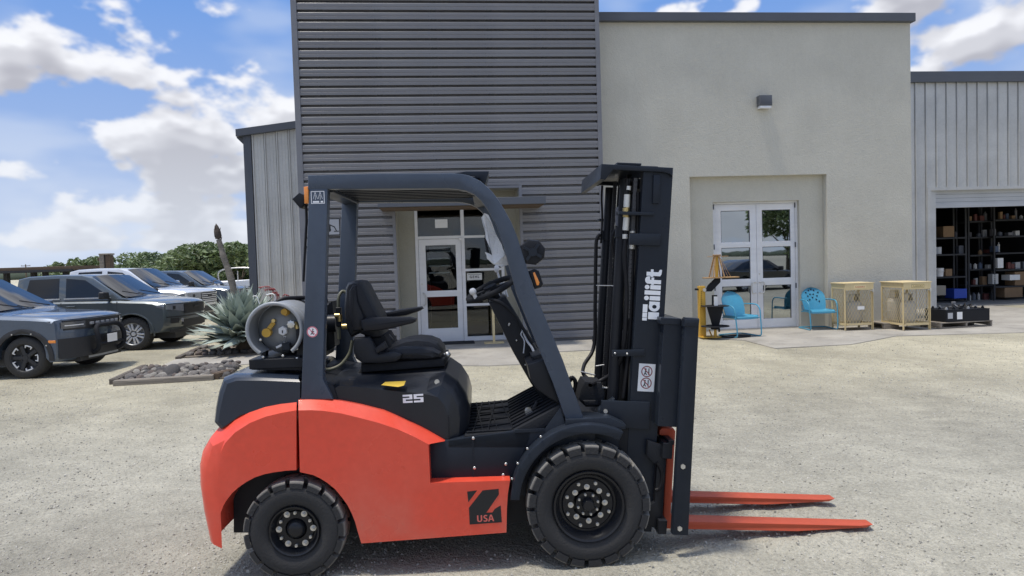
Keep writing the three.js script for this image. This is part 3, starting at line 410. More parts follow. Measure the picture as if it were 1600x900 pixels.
// ------------------------------------------------------------------ the forklift
const truck = thing('forklift', 'red and charcoal forklift parked side on in the foreground with its forks on the gravel', 'forklift'); FK.put(truck);
{
  const f = (p, z) => { const v = FK.at(p[0], p[1], z); return [v.x, v.y]; };
  const P = (l, z) => l.map((p) => f(p, z)), c2 = (x, y) => [300 + x / 2.646, 560 + y / 2.646], c8 = (x, y) => [530 + x / 4.5, 420 + y / 4.5];
  const v3 = (p, z) => { const v = FK.at(p[0], p[1], z); return V(v.x, v.y, z); };
  const sym = (outer, inner, zo, zi, round, crease = .42) => {           // a body across the truck whose near and far faces step back at some points
    const sl = [], st = (t, k) => round && round[k] ? Math.sin(Math.acos(1 - t)) : t, n = 7, zs = [];
    for (let i = 0; i <= n; i++) zs.push(i / n);
    const at = (t) => outer.map((o, k) => { const w = st(t, k); return [mix(o[0], inner[k][0], w), mix(o[1], inner[k][1], w)]; });
    for (const t of zs) sl.push({ z: -zo + t * (zo - zi), pts: at(t) });
    for (const t of [...zs].reverse()) sl.push({ z: zo - t * (zo - zi), pts: at(t) });
    return loft(sl, crease);
  };
  // ---- red counterweight
  const arch = P([[346, 830], [344.6, 802], [349, 790], [353, 783], [362, 771], [372, 762], [385, 753], [398, 746], [413, 741], [428, 738], [446, 735.5], [463, 734.5]], .54);
  const cwO = P([[463, 641], [440, 645], [415, 651], [390, 661], [367, 676], [352, 692], [344, 708], [341, 735], [340, 760], [341, 790], [343, 822], [347, 857]], .54);
  const cwI = P([[463, 622], [437, 624], [413, 628], [388, 636], [366, 647], [345, 664], [330, 682], [318, 702], [313.5, 722], [314, 752], [320, 792], [330, 838]], .44);
  const rd = [0, 0, 0, 0, 0, 0, 1, 1, 1, 1, 1, 1];
  mesh('counterweight', sym([...cwO, ...arch], [...cwI, ...arch], .54, .43, rd), M.red, truck);
  // ---- red body side
  const low = P([c2(985, 515), c2(1315, 505), c2(1306, 560), c2(1302, 620), c2(1300, 720), c2(700, 765), c2(685, 715), c2(675, 678), c2(660, 640), c2(642, 605), c2(620, 575), c2(592, 541), c2(560, 515), c2(530, 496), c2(500, 482), c2(446, 470)], .54);
  const bo = P([c2(440, 215), c2(490, 214), c2(540, 216), c2(615, 227), c2(690, 245), c2(770, 266), c2(850, 293), c2(915, 322), c2(977, 355), c2(977.6, 359)], .54);
  const bi = P([c2(440, 165), c2(490, 164), c2(545, 166), c2(620, 176), c2(695, 192), c2(790, 216), c2(890, 259), c2(970, 299), c2(1045, 342)], .46); bi.push(bo[9]);
  mesh('body_side', sym([...bo, ...low], [...bi, ...low], .54, .46), M.red, truck);
  mesh('wheel_housing', slab(P([[356, 842], [356, 770], [410, 700], [540, 700], [588, 770], [592, 842]], .45), -.36, .36), M.black, truck);
  // ---- dark rear cover over the counterweight
  const ro = P([c2(447, 98), c2(300, 92), c2(185, 92), c2(146, 105), c2(130, 150), c2(117, 210), c2(108, 262), c2(130, 285), c2(200, 235), c2(300, 205), c2(447, 195)], .47);
  const ri = P([c2(447, 68), c2(300, 60), c2(185, 58), c2(140, 74), c2(122, 125), c2(108, 190), c2(102, 255), c2(130, 285), c2(200, 235), c2(300, 205), c2(447, 195)], .38);
  mesh('rear_cover', sym(ro, ri, .47, .38, ro.map(() => 1)), M.slate, truck);
  // ---- engine hood under the seat
  const ho = P([c2(575, 170), c2(582, 128), c2(610, 112), c2(680, 118), c2(830, 134), c2(965, 148), c2(1015, 160), c2(1046, 195), c2(1062, 245), c2(1064, 295), c2(1060, 338), c2(1048, 348), c2(800, 300), c2(575, 260)], .43);
  const hi = P([c2(570, 110), c2(582, 82), c2(610, 74), c2(690, 70), c2(850, 66), c2(990, 55), c2(1050, 50), c2(1100, 84), c2(1136, 140), c2(1150, 190), c2(1148, 260), c2(1138, 345), c2(800, 300), c2(575, 260)], .28);
  const hood = mesh('engine_hood', sym(ho, hi, .43, .28, ho.map((_, k) => k > 5 && k < 12 ? 1 : 0), .33), M.gloss, truck);
  mesh('hood_seam', slab(P([c2(1058, 240), c2(1063, 240), c2(1066, 335), c2(1061, 335)], .434), .40, .434), M.black, hood);
  { const p = c2(1013, 97); mesh('hood_latch', [disc(.014, .012, ...v3(p, .385).toArray(), 'z', 14)], M.zinc, hood); }
  mesh('rear_deck', slab(P([c2(446, 172), c2(446, 96), c2(500, 92), c2(584, 112), c2(606, 180)], .44), -.44, .44, .004), M.black, truck);
  // chassis, floor, step
  mesh('chassis', [slab(P([c2(460, 180), c2(600, 175), c2(1020, 330), c2(1330, 330), [912, 662], [1010, 670], [1010, 800], [830, 815], c2(1290, 700), c2(740, 740), c2(600, 520), c2(470, 460)], .4), -.37, .37)], M.black, truck);
  const step = mesh('step_panel', [slab(P([c2(970, 350), c2(985, 512), c2(1318, 503), c2(1345, 450), c2(1400, 330), c2(1400, 296), c2(1160, 322), c2(1040, 342)], .455), .30, .455, .004), slab(P([c2(1158, 326), c2(1164, 326), c2(1166, 505), c2(1160, 505)], .458), .44, .458)], M.charcoal, truck);
  for (const q of [c2(1163, 330), c2(1168, 453), c2(1298, 437), c2(1287, 482), c2(1291, 498)]) mesh('bolt', ball(.009, ...v3(q, .458).toArray(), 1, 1, .6), M.zinc, step);
  mesh('tread_edge', [slab(P([c2(985, 512), c2(1318, 502), c2(1318, 508), c2(985, 518)], .52), .45, .535)], M.black, step);
  const fl0 = [[726, 681], [801, 673.5], [838, 654], [876, 633]], flB = [[876, 650], [838, 676], [801, 681], [726, 690]];
  const floor = mesh('floor_plate', slab(P([...fl0, ...flB], .45), -.45, .45, .004), M.matBlack, truck);
  { const ridge = [], a = f([729, 679], .44), bq = f([800, 672.6], .44), cq = f([874, 633], .44); for (let i = 0; i < 11; i++) { const z = .40 - i * .08; ridge.push(bar(V(a[0], a[1] + .004, z), V(bq[0], bq[1] + .004, z - (i % 2 ? .05 : -.03)), .006, 5)); ridge.push(bar(V(bq[0], bq[1] + .004, z), V(cq[0], cq[1] + .004, z), .006, 5)); } for (let i = 1; i < 6; i++) { const t = i / 6, x = mix(a[0], bq[0], t), y = mix(a[1], bq[1], t) + .003; ridge.push(bar(V(x, y, -.42), V(x + .05 * (i % 2 ? 1 : -1), y, .42), .005, 5)); } mesh('mat_ridges', ridge, M.matBlack, floor); }
  mesh('floor_side', [slab(P([[700, 688], [804, 673], [851, 671], [876, 636], [884, 664], [930, 664], [930, 690], [838, 700], [700, 700]], .455), .425, .455, .003), slab(P([[804, 672], [851, 670], [851, 674], [804, 676.5]], .465), .44, .465)], M.charcoal, truck);
  // pedals
  const pd = mesh('pedal', [slab(P([[802, 668], [806, 665], [830, 651], [832, 655], [808, 671]], .22), .16, .26, .003), bar(v3([828, 652], .2), v3([840, 628], .2), .012)], M.black, truck); mesh('pedal_rod', disc(.022, .05, ...v3([826, 643], .22).toArray(), 'z', 12), M.zinc, pd);
  mesh('pedal', [slab(P([[806, 660], [826, 646], [830, 650], [812, 664]], -.1), -.16, -.04, .003), bar(v3([826, 648], -.1), v3([838, 620], -.1), .012)], M.black, truck);
  // ---- front fenders
  const fc = f([920, 785], .56), fen = []; const R0 = .375, R1 = .425;
  for (let a = 176; a >= 62; a -= 6) fen.push([fc[0] + R1 * Math.cos(a * D), fc[1] + .0 + R1 * Math.sin(a * D)]);
  for (let a = 62; a <= 176; a += 6) fen.push([fc[0] + R0 * Math.cos(a * D), fc[1] + R0 * Math.sin(a * D)]);
  for (const s of [1, -1]) { const g = mesh('fender', [slab(fen, s > 0 ? .40 : -.56, s > 0 ? .56 : -.40, .006), slab([...fen.slice(0, 20), [fc[0] + .2, fc[1]], [fc[0] - .38, fc[1]]], s > 0 ? .385 : -.40, s > 0 ? .40 : -.385)], M.charcoal, truck); if (s > 0) for (const q of [[788, 752], [797, 728], [812, 705], [833, 686]]) mesh('bolt', ball(.007, ...v3([q[0] + 12, q[1] - 4], .562).toArray(), 1, 1, .6), M.zinc, g); }
  mesh('axle_cover', slab(P([[884, 656], [953, 652], [978, 664], [978, 671], [884, 674]], .50), .34, .50, .006), M.charcoal, truck);
  mesh('front_axle', [disc(.09, .8, fc[0], fc[1], 0, 'z', 20)], M.black, truck);
  // ---- wheels
  const wheel = (name, R, w, lugN, rimR, dish) => {
    const g = new THREE.Group(); g.name = name; truck.add(g);
    const Rc = R - .036, h = w / 2, pr = [[rimR, h - .022], [rimR + .012, h - .006], [rimR + .05, h + .004], [R * .83, h + .004], [R * .875, h - .004], [Rc - .004, h - .020], [Rc, h * .45], [Rc, -h * .45], [Rc - .004, -h + .020], [R * .875, -h + .004], [R * .83, -h - .004], [rimR + .05, -h - .004], [rimR, -h + .022]];
    const lugs = [];
    for (const s of [1, -1]) for (let i = 0; i < lugN; i++) {
      const a0 = (i + (s > 0 ? 0 : .5)) / lugN * 2 * Math.PI, wd = 2 * Math.PI / lugN * .74, pos = [];
      const ring = [[.004, R, .16], [h * .55, R, .05], [h - .004, R - .003, 0], [h + .005, R - .013, 0], [h + .006, R * .862, .0]];
      const pt = (k, u, d) => { const [z, r0, sk] = ring[k], r = r0 - d, a = a0 + (u - .5) * wd * (k > 2 ? 1.0 : 1) + sk * .55; return [r * Math.cos(a), r * Math.sin(a), s * (z - (d && k > 2 ? .02 : 0))]; };
      const quad = (a, c, e, q) => { if (s > 0) pos.push(...a, ...c, ...e, ...a, ...e, ...q); else pos.push(...a, ...e, ...c, ...a, ...q, ...e); };
      for (let k = 0; k + 1 < ring.length; k++) { for (let q = 0; q < 3; q++) quad(pt(k, q / 3, 0), pt(k, (q + 1) / 3, 0), pt(k + 1, (q + 1) / 3, 0), pt(k + 1, q / 3, 0)); for (const u of [0, 1]) { const a = pt(k, u, 0), c = pt(k + 1, u, 0), e = pt(k + 1, u, .045), q = pt(k, u, .045); u ? quad(a, q, e, c) : quad(a, c, e, q); } }
      quad(pt(0, 0, .045), pt(0, 1, .045), pt(0, 1, 0), pt(0, 0, 0));
      const q = new THREE.BufferGeometry(); q.setAttribute('position', new THREE.BufferAttribute(new Float32Array(pos), 3)); q.computeVertexNormals(); lugs.push(clean(q));
    }
    const tg = join([lathe(pr.reverse(), 64, 'z'), ...lugs, ...(dish ? [] : [])]);
    // dust packed on the tread: the rubber is paler where it meets the ground all round
    const p = tg.attributes.position, col = new Float32Array(p.count * 3); for (let i = 0; i < p.count; i++) { const r = Math.hypot(p.getX(i), p.getY(i)), d = sstep(R - .012, R - .005, r) * (Math.abs(p.getZ(i)) < h - .002 ? 1 : .15), n = .35 + .9 * fbm(p.getX(i) * 9 + 4, p.getY(i) * 9 + p.getZ(i) * 7, 3, 0, 171), k = d * clamp(n, 0, 1); col[i * 3] = mix(.030, .24, k); col[i * 3 + 1] = mix(.030, .23, k); col[i * 3 + 2] = mix(.031, .21, k); }
    tg.setAttribute('color', new THREE.BufferAttribute(col, 3));
    mesh('tyre', tg, M.tyre, g);
    const d = dish;
    mesh('rim', lathe([[.001, h - d - .04], [rimR * .42, h - d - .04], [rimR * .43, h - d], [rimR * .70, h - d], [rimR * .74, h - d - .008], [rimR * .80, h - d - .008], [rimR * .84, h - .035], [rimR * .90, h - .022], [rimR * .93, h - .002], [rimR * .985, h + .002], [rimR * 1.0, h - .01], [rimR * 1.0, -h + .03], [rimR * .9, -h + .02], [.001, -h + .03]].reverse(), 48, 'z'), M.rim, g);
    return g;
  };
  M.tyre = std([1, 1, 1], .85, { vertexColors: true, bumpMap: T.fine, bumpScale: .0015 });
  const nut = (g, r, a, z, s, cap) => mesh('lug_nut', [disc(s, .014, r * Math.cos(a), r * Math.sin(a), z + .007, 'z', 6), disc(s * .62, .026, r * Math.cos(a), r * Math.sin(a), z + .011, 'z', 10), ...(cap ? [disc(s * 1.35, .005, r * Math.cos(a), r * Math.sin(a), z + .002, 'z', 14)] : [])], M.zinc, g);
  const fw = wheel('wheel', .338, .19, 21, .195, .055); fw.position.set(fc[0], .338, .475); fw.userData.label = 'large front wheel on the near side with dusty block tread';
  for (let i = 0; i < 8; i++) { const a = i * Math.PI / 4 + .03; nut(fw, .094, a, .04, .0115, 1); }
  for (let i = 0; i < 8; i++) { const a = i * Math.PI / 4 + Math.PI / 8 + .02; nut(fw, .122, a, .04, .0100); }
  for (let i = 0; i < 8; i++) { const a = i * Math.PI / 4 + .25; nut(fw, .056, a, .042, .0075); }
  mesh('hub', lathe([[.001, .085], [.028, .083], [.033, .076], [.035, .04], [.066, .04], [.068, .02]].reverse(), 24, 'z'), M.rim, fw);
  const rcp = f([459.5, 829], .545), rw = wheel('wheel', .274, .165, 17, .135, .045); rw.position.set(rcp[0], .266, .465); rw.userData.label = 'smaller rear wheel on the near side under the red arch';
  for (let i = 0; i < 6; i++) nut(rw, .092, i * Math.PI / 3 + .0, .036, .0125, 1); for (let i = 0; i < 6; i++) nut(rw, .090, i * Math.PI / 3 + Math.PI / 6, .036, .009);
  mesh('hub', lathe([[.001, .072], [.03, .070], [.045, .058], [.052, .036], [.054, .02]].reverse(), 24, 'z'), M.rim, rw);
  for (const w of [fw, rw]) { const c = w.clone(); delete c.userData.label; c.position.z *= -1; c.rotation.y = Math.PI; truck.add(c); }
  mesh('rear_axle', disc(.06, .8, rcp[0], .276, 0, 'z', 16), M.black, truck);
  // ---- overhead guard
  const pil = [[483, 294], [512, 294], [504.5, 592], [520, 624], [470, 624]], top = [[481, 274], [591, 271], [704, 270.5], [720, 271.5], [733, 274], [751, 283], [769, 299], [780, 314], [789, 329], [799, 347], [808, 369], [837, 460], [880, 564], [914, 659], [888, 666], [864, 599], [807.5, 461], [786.7, 384], [777, 355], [762.7, 329], [752, 314], [741, 304], [729, 298.5], [715, 295.5], [702, 294.5], [513, 295.5], [481, 296]];
  const pp = P(pil, .47), tp = P(top, .47); mesh('guard_pillar', slab(pp, .40, .47, .006), M.guard, truck); mesh('guard_pillar', slab(pp, -.47, -.40, .006), M.guard, truck);
  mesh('guard_frame', slab(tp, .402, .472, .006), M.guard, truck); mesh('guard_frame', slab(tp, -.472, -.402, .006), M.guard, truck);
  const gy = f([600, 283], .47)[1], gx0 = f([486, 284], .47)[0], gx1 = f([712, 283], .47)[0];
  mesh('guard_crossbar', [box2(gx0, gx0 + .1, gy - .045, gy + .03, -.40, .40, .006)], M.charcoal, truck);
  { const xe = f([742, 283], .47)[0]; for (let i = 0; i < 8; i++) { const z = .35 - i * .1; mesh('roof_bar', box2(gx0 + .1, xe, gy - .028, gy + .026, z - .018, z + .018, .005), M.black, truck); } }
  { const q = f([752, 296], .47); mesh('guard_crossbar', box2(q[0] - .05, q[0] + .02, q[1] - .03, q[1] + .03, -.402, .402, .006), M.charcoal, truck); }
  { const a = f([700, 270], .3), e = f([764, 268], .3); mesh('lamp_bracket', [slab(P([[704, 272], [728, 267.5], [764, 267.5], [758, 289], [749, 279]], .1), -.3, .1, .004)], M.charcoal, truck); }
  // decals on the pillar
  const decal = (name, w, h, draw, center, zz, parent, ang = 0, px = 256) => { const c = document.createElement('canvas'); c.width = px; c.height = Math.round(px * h / w); const x = c.getContext('2d'); draw(x, c.width, c.height); const t = new THREE.CanvasTexture(c); t.colorSpace = THREE.SRGBColorSpace; const g = new THREE.PlaneGeometry(w, h).rotateZ(ang).translate(center[0], center[1], zz); return mesh(name, g, new THREE.MeshStandardMaterial({ map: t, roughness: .45, transparent: true, alphaTest: .5 }), parent, true); };
  const ppr = truck.children.find((o) => o.name === 'guard_pillar');
  decal('lift_point_sticker', .073, .068, (x, w, h) => { x.clearRect(0, 0, w, h); x.strokeStyle = '#e8eaee'; x.lineWidth = w * .045; x.strokeRect(w * .03, h * .03, w * .94, h * .94); x.lineWidth = w * .025; for (const cx of [.32, .68]) { x.beginPath(); x.moveTo(w * cx, h * .10); x.lineTo(w * (cx - .16), h * .62); x.moveTo(w * cx, h * .10); x.lineTo(w * (cx + .16), h * .62); x.moveTo(w * cx, h * .3); x.lineTo(w * cx, h * .68); x.stroke(); x.beginPath(); x.arc(w * cx, h * .14, w * .04, 0, 7); x.fillStyle = '#e8eaee'; x.fill(); } x.fillRect(w * .13, h * .78, w * .46, h * .13); x.fillRect(w * .70, h * .78, w * .18, h * .13); }, f([496.5, 308.5], .472), .4725, ppr);
  decal('warning_roundel', .062, .062, (x, w) => { x.clearRect(0, 0, w, w); x.fillStyle = '#e6e0e2'; x.beginPath(); x.arc(w / 2, w / 2, w * .48, 0, 7); x.fill(); x.strokeStyle = '#c8566a'; x.lineWidth = w * .08; x.beginPath(); x.arc(w / 2, w / 2, w * .43, 0, 7); x.stroke(); x.fillStyle = '#2a2c33'; x.beginPath(); x.arc(w * .56, w * .28, w * .06, 0, 7); x.fill(); x.lineWidth = w * .08; x.strokeStyle = '#2a2c33'; x.beginPath(); x.moveTo(w * .55, w * .36); x.lineTo(w * .48, w * .56); x.lineTo(w * .6, w * .76); x.moveTo(w * .5, w * .55); x.lineTo(w * .36, w * .74); x.moveTo(w * .38, w * .46); x.lineTo(w * .66, w * .48); x.stroke(); x.strokeStyle = '#c8566a'; x.lineWidth = w * .06; x.beginPath(); x.moveTo(w * .2, w * .2); x.lineTo(w * .8, w * .8); x.stroke(); }, f([488, 518.5], .472), .4725, ppr, 0, 128);
  // rear lamp and alarm on the rear pillar
  mesh('turn_signal', slab(P([[475, 292], [483, 291], [483, 318], [476, 318]], .45), .41, .46, .005), M.amber, truck);
  mesh('backup_alarm', [slab(P([[456, 311], [467, 301], [476, 305], [475, 319], [471, 325], [468, 325]], .43), .33, .43, .006)], M.black, truck);
  mesh('lamp_cable', tube([v3([478, 320], .41), v3([479, 340], .395), v3([477.5, 370], .40), v3([476, 400], .40), v3([474, 440], .41)], .007, 6), M.hose, truck);
  // decals on the body
  decal('model_number', .118, .048, (x, w, h) => { x.clearRect(0, 0, w, h); x.fillStyle = '#eceef1'; const s = h * .24, q = (l) => { x.beginPath(); l.forEach((p, i) => i ? x.lineTo(p[0] * w, p[1] * h) : x.moveTo(p[0] * w, p[1] * h)); x.fill(); };
    q([[.02, .02], [.47, .02], [.47, .58], [.16, .58], [.16, .76], [.47, .76], [.47, .98], [.02, .98], [.02, .40], [.33, .40], [.33, .24], [.02, .24]]); q([[.53, .02], [.98, .02], [.98, .24], [.67, .24], [.67, .40], [.98, .40], [.98, .98], [.53, .98], [.53, .76], [.84, .76], [.84, .58], [.53, .58]]); }, f([645.5, 622.5], .432), .4335, hood, .02);
  mesh('caution_sticker', (() => { const q = [c2(782, 110), c2(800, 97), c2(884, 93), c2(876, 112), c2(852, 118)]; const pts = q.map((p) => { const [o, d] = FK.local(...p); const A = V(...hi[3], .28), C = V(...ho[3], .43), E = V(...hi[5], .28); const n = C.clone().sub(A).cross(E.clone().sub(A)).normalize(); const t = A.clone().sub(o).dot(n) / d.dot(n); return o.addScaledVector(d, t - .004); }); const pos = []; for (let i = 1; i + 1 < pts.length; i++) pos.push(...pts[0].toArray(), ...pts[i].toArray(), ...pts[i + 1].toArray()); const g = new THREE.BufferGeometry(); g.setAttribute('position', new THREE.BufferAttribute(new Float32Array(pos), 3)); g.computeVertexNormals(); return g; })(), std([.62, .42, .05], .5, { side: THREE.DoubleSide }), hood);
  const body = truck.children.find((o) => o.name === 'body_side');
  decal('emblem_sticker', .182, .190, (x, w, h) => { x.clearRect(0, 0, w, h); x.fillStyle = '#17191d'; const q = (l) => { x.beginPath(); l.forEach((p, i) => i ? x.lineTo(p[0] * w, p[1] * h) : x.moveTo(p[0] * w, p[1] * h)); x.fill(); };
    q([[.0, .03], [.30, .01], [.02, .34]]); q([[.46, .02], [.94, .0], [.94, .16], [.54, .67], [.72, .67], [.80, .57], [.98, .48], [.99, .97], [.03, .985], [.03, .50]]); x.fillStyle = '#d8675c'; x.font = `bold ${h * .27}px sans-serif`; x.textAlign = 'center'; x.fillText('USA', w * .5, h * .925); }, f([757.3, 792], .54), .5415, body, .012);
  // ---- seat
  const seat = new THREE.Group(); seat.name = 'seat'; truck.add(seat);
  const S = (l, z) => P(l.map((p) => c8(...p)), z);
  mesh('backrest', [slab(S([[72, 130], [88, 95], [130, 80], [172, 84], [196, 106], [216, 145], [262, 235], [312, 325], [322, 380], [330, 470], [260, 480], [170, 440], [110, 470], [85, 420], [66, 330], [62, 270]], .05), -.13, .21, .05), slab(S([[126, 100], [160, 92], [186, 112], [210, 150], [256, 240], [300, 330], [316, 420], [270, 440], [200, 345], [160, 290], [130, 200]], .05), -.09, .17, .04), slab(S([[74, 150], [100, 110], [124, 118], [140, 230], [185, 335], [170, 430], [100, 440], [70, 330]], .2), .17, .235, .028), slab(S([[74, 150], [100, 110], [124, 118], [140, 230], [185, 335], [170, 430], [100, 440], [70, 330]], .2), -.155, -.09, .028)], M.vinyl, seat);
  mesh('seat_cushion', [slab(S([[330, 590], [335, 545], [400, 515], [480, 486], [560, 475], [640, 482], [700, 505], [735, 548], [745, 600], [725, 640], [440, 648], [340, 640]], .05), -.11, .19, .04), slab(S([[330, 610], [345, 575], [440, 548], [560, 545], [660, 560], [715, 590], [715, 630], [640, 645], [440, 648], [340, 650]], .24), .15, .25, .045), slab(S([[330, 600], [345, 565], [440, 528], [560, 525], [660, 545], [715, 580], [715, 630], [640, 645], [440, 648], [340, 650]], -.12), -.17, -.07, .045)], M.vinyl, seat);
  mesh('seat_side_cover', [slab(S([[100, 490], [208, 480], [232, 520], [270, 598], [400, 588], [446, 598], [432, 635], [400, 656], [300, 668], [160, 666], [112, 632], [98, 580]], .27), .19, .27, .018), slab(S([[248, 560], [320, 510], [342, 555], [262, 600]], .29), .26, .29, .01)], M.vinyl, seat);
  mesh('seat_frame', slab(S([[190, 460], [330, 455], [420, 600], [200, 640]], .1), -.14, .17, .01), M.matBlack, seat);
  mesh('seat_suspension', [slab(S([[150, 668], [745, 628], [742, 690], [150, 735]], .22), -.2, .22, .02), slab(S([[190, 735], [735, 690], [740, 745], [180, 782], [90, 780], [150, 700]], .2), -.2, .2, .03)], M.matBlack, seat);
  mesh('armrest', slab(S([[150, 365], [192, 346], [330, 340], [500, 340], [545, 352], [538, 372], [515, 384], [400, 412], [300, 432], [172, 442], [152, 410]], .27), .215, .275, .018), M.vinyl, seat);
  mesh('armrest', slab(S([[300, 312], [420, 285], [582, 264], [594, 280], [560, 300], [470, 330], [380, 342], [300, 345]], -.18), -.22, -.16, .018), M.vinyl, seat);
  mesh('adjuster_lever', [bar(v3(c8(725, 603), .12), v3(c8(765, 603), .12), .009), ball(.02, ...v3(c8(762, 604), .12).toArray())], M.zinc, seat);
  mesh('seat_belt_buckle', [slab(S([[325, 470], [345, 452], [382, 495], [362, 518]], .02), 0, .05, .006)], M.black, seat);
  // ---- gas cylinder on its cradle
  const cyl = new THREE.Group(); cyl.name = 'gas_cylinder'; truck.add(cyl); const cc = f([437, 512], .30), cx = cc[0], cy = cc[1] - .006, R = .152;
  mesh('tank', lathe([[.001, .30], [.05, .298], [.10, .285], [.135, .255], [R, .20], [R, -.30], [.13, -.36], [.07, -.39], [.001, -.395]], 40, 'z').translate(cx, cy, 0), M.tank, cyl);
  { const ring = []; const pts = []; for (let a = -52; a <= 238; a += 8) pts.push(V(cx + (R - .004) * Math.cos(a * D), cy + (R - .004) * Math.sin(a * D), .40)); ring.push(tube(pts, .011, 8, 80)); const wall = grid(40, 1, (u, w) => { const a = mix(-52, 238, u) * D, r = R - .012 + .006 * w; return [cx + r * Math.cos(a), cy + r * Math.sin(a), mix(.24, .40, w)]; }); ring.push(wall); mesh('collar', ring, phys([.34, .36, .38], .42, { side: THREE.DoubleSide, clearcoat: .2, map: T.steel }), cyl); }
  const tk = (px, py) => v3([px, py], .31);
  { const p = tk(419.5, 519), q = tk(427, 507); mesh('fill_cap', [disc(.025, .035, p.x, p.y, .335, 'z', 16), disc(.012, .05, p.x, p.y, .31, 'z', 10), beam(V(p.x + .01, p.y + .02, .335), V(q.x + .005, q.y + .01, .315), .022, .012)], M.yellow, cyl); mesh('vent_plug', disc(.011, .03, q.x + .005, tk(428, 501).y, .31, 'z', 8), M.brass, cyl); }
  { const p = tk(445.5, 487); mesh('relief_cap', [disc(.018, .04, p.x, p.y, .31, 'z', 16), disc(.024, .02, p.x, p.y - .002, .29, 'z', 6)], M.yellow, cyl); }
  { const p = tk(443, 516.5); mesh('gauge', [disc(.027, .02, p.x, p.y, .315, 'z', 6), disc(.021, .008, p.x, p.y, .329, 'z', 20)], M.frame, cyl); mesh('gauge_needle', box2(p.x - .002, p.x + .003, p.y - .012, p.y + .004, .334, .336), M.hose, cyl); }
  { const p = tk(457, 506); mesh('hand_wheel', [(() => { const s = []; for (let i = 0; i < 16; i++) { const a = i * Math.PI / 8, r = i % 2 ? .019 : .024; s.push([p.x + r * Math.cos(a), p.y + r * Math.sin(a)]); } return slab(s, .33, .345, .002); })(), disc(.008, .07, p.x, p.y, .315, 'z', 10)], M.zinc, cyl); mesh('service_valve', [tube([V(p.x + .012, p.y + .006, .31), V(p.x + .028, p.y - .02, .315), V(p.x + .036, p.y - .075, .31)], .014, 8), disc(.017, .03, p.x + .036, p.y - .07, .31, 'y', 6)], M.brass, cyl); }
  { const p = tk(446, 530), q = tk(436, 541); mesh('chain_link', [lathe([[.013, -.003], [.016, 0], [.013, .003]], 14, 'z').scale(.8, 1.3, 1).translate(p.x, p.y, .325)], M.zinc, cyl); mesh('name_plate', beam(V(q.x - .014, q.y - .006, .318), V(q.x + .018, q.y + .008, .318), .012, .004), M.frame, cyl); const t = tk(449, 541); mesh('lock_block', box2(t.x - .024, t.x + .02, t.y - .02, t.y + .02, .30, .335, .004), M.charcoal, cyl); }
  const cradle = mesh('cylinder_cradle', [box2(cx - .15, cx + .17, cy - R - .06, cy - R - .005, -.3, .395, .006), slab(P([[394, 562], [470, 555], [474, 578], [395, 577]], .36), .26, .385, .004), box2(cx - .125, cx - .1, cy - R - .01, cy - .04, .20, .25), box2(cx + .105, cx + .16, cy - R - .01, cy + .0, .25, .36, .004), disc(.045, .05, cx - .05, cy - R - .085, .28, 'y', 16), box2(cx - .10, cx + .08, cy - R - .12, cy - R - .095, .18, .36, .004)], M.black, truck);
  for (const [px, py] of [[407, 531], [411, 558], [464, 538], [464, 545], [458, 549], [442, 556], [464, 560]]) mesh('bolt', ball(.008, ...v3([px, py], .39).toArray(), 1, 1, .6), M.zinc, cradle);
  mesh('strap', grid(36, 1, (u, w) => { const a = mix(-30, 210, u) * D; return [cx + (R + .004) * Math.cos(a), cy + (R + .004) * Math.sin(a), mix(-.02, .05, w)]; }), phys([.025, .027, .03], .5, { side: THREE.DoubleSide }), cyl);
  mesh('gas_hose', [tube([v3([424, 478], .12), v3([440, 468], .1), v3([462, 465.5], .05), v3([490, 466], -.02), v3([512, 470], -.05)], .013, 8, 40)], M.hose, cyl);
  // fuel hose and regulator behind the seat
  mesh('fuel_hose', [tube([v3([546, 474], -.02), v3([543, 460], -.02), v3([536, 455], -.02), v3([530, 462], 0), v3([529, 490], 0), v3([530, 530], 0)], .010, 8, 50), tube([v3([551, 532], .1), v3([546, 552], .1), v3([532, 570], .12), v3([516, 577], .14), v3([505, 577], .16)], .010, 8, 50)], M.olive, truck);
  mesh('regulator', [disc(.055, .05, ...v3([520, 505], -.05).toArray(), 'x', 20), box2(v3([526, 500], 0).x, v3([534, 500], 0).x, v3([530, 510], 0).y, v3([530, 480], 0).y, -.02, .02, .004), slab(P([[509, 480], [522, 470], [526, 540], [509, 550]], -.15), -.25, -.1)], M.black, truck);
  mesh('fitting', [disc(.018, .05, ...v3([541, 510], .02).toArray(), 'x', 10), disc(.014, .04, ...v3([531, 497], .02).toArray(), 'y', 8), disc(.014, .03, ...v3([527, 493], .02).toArray(), 'x', 8)], M.brass, truck);
  // ---- cowl, steering
  mesh('cowl', [slab(P([[764, 474], [790, 463], [812, 498], [830, 532], [850, 560], [868, 608], [878, 634], [850, 628], [830, 600], [801, 549]], .12), -.30, .12, .012), slab(P([[824, 570], [853, 561], [866, 600], [878, 633], [858, 622], [840, 609], [830, 596]], .43), .10, .43, .008), slab(P([[824, 570], [853, 561], [866, 600], [878, 633], [858, 622], [840, 609], [830, 596]], .43), -.42, -.29, .008), slab(P([[830, 556], [850, 549], [856, 566], [838, 572]], .30), .10, .34, .008)], M.black, truck);
  for (const q of [[796, 506], [807, 532], [821, 570], [795, 508]]) mesh('bolt', ball(.006, ...v3(q, .124).toArray()), M.zinc, truck);
  mesh('wiring', [tube([v3([812, 507], .125), v3([817, 515], .14), v3([814, 522], .14), v3([819, 532], .14), v3([818, 552], .14)], .004, 5, 30), tube([v3([815, 510], .13), v3([822, 530], .13), v3([832, 545], .14), v3([836, 556], .15)], .008, 6, 30)], std([.5, .52, .56], .4), truck);
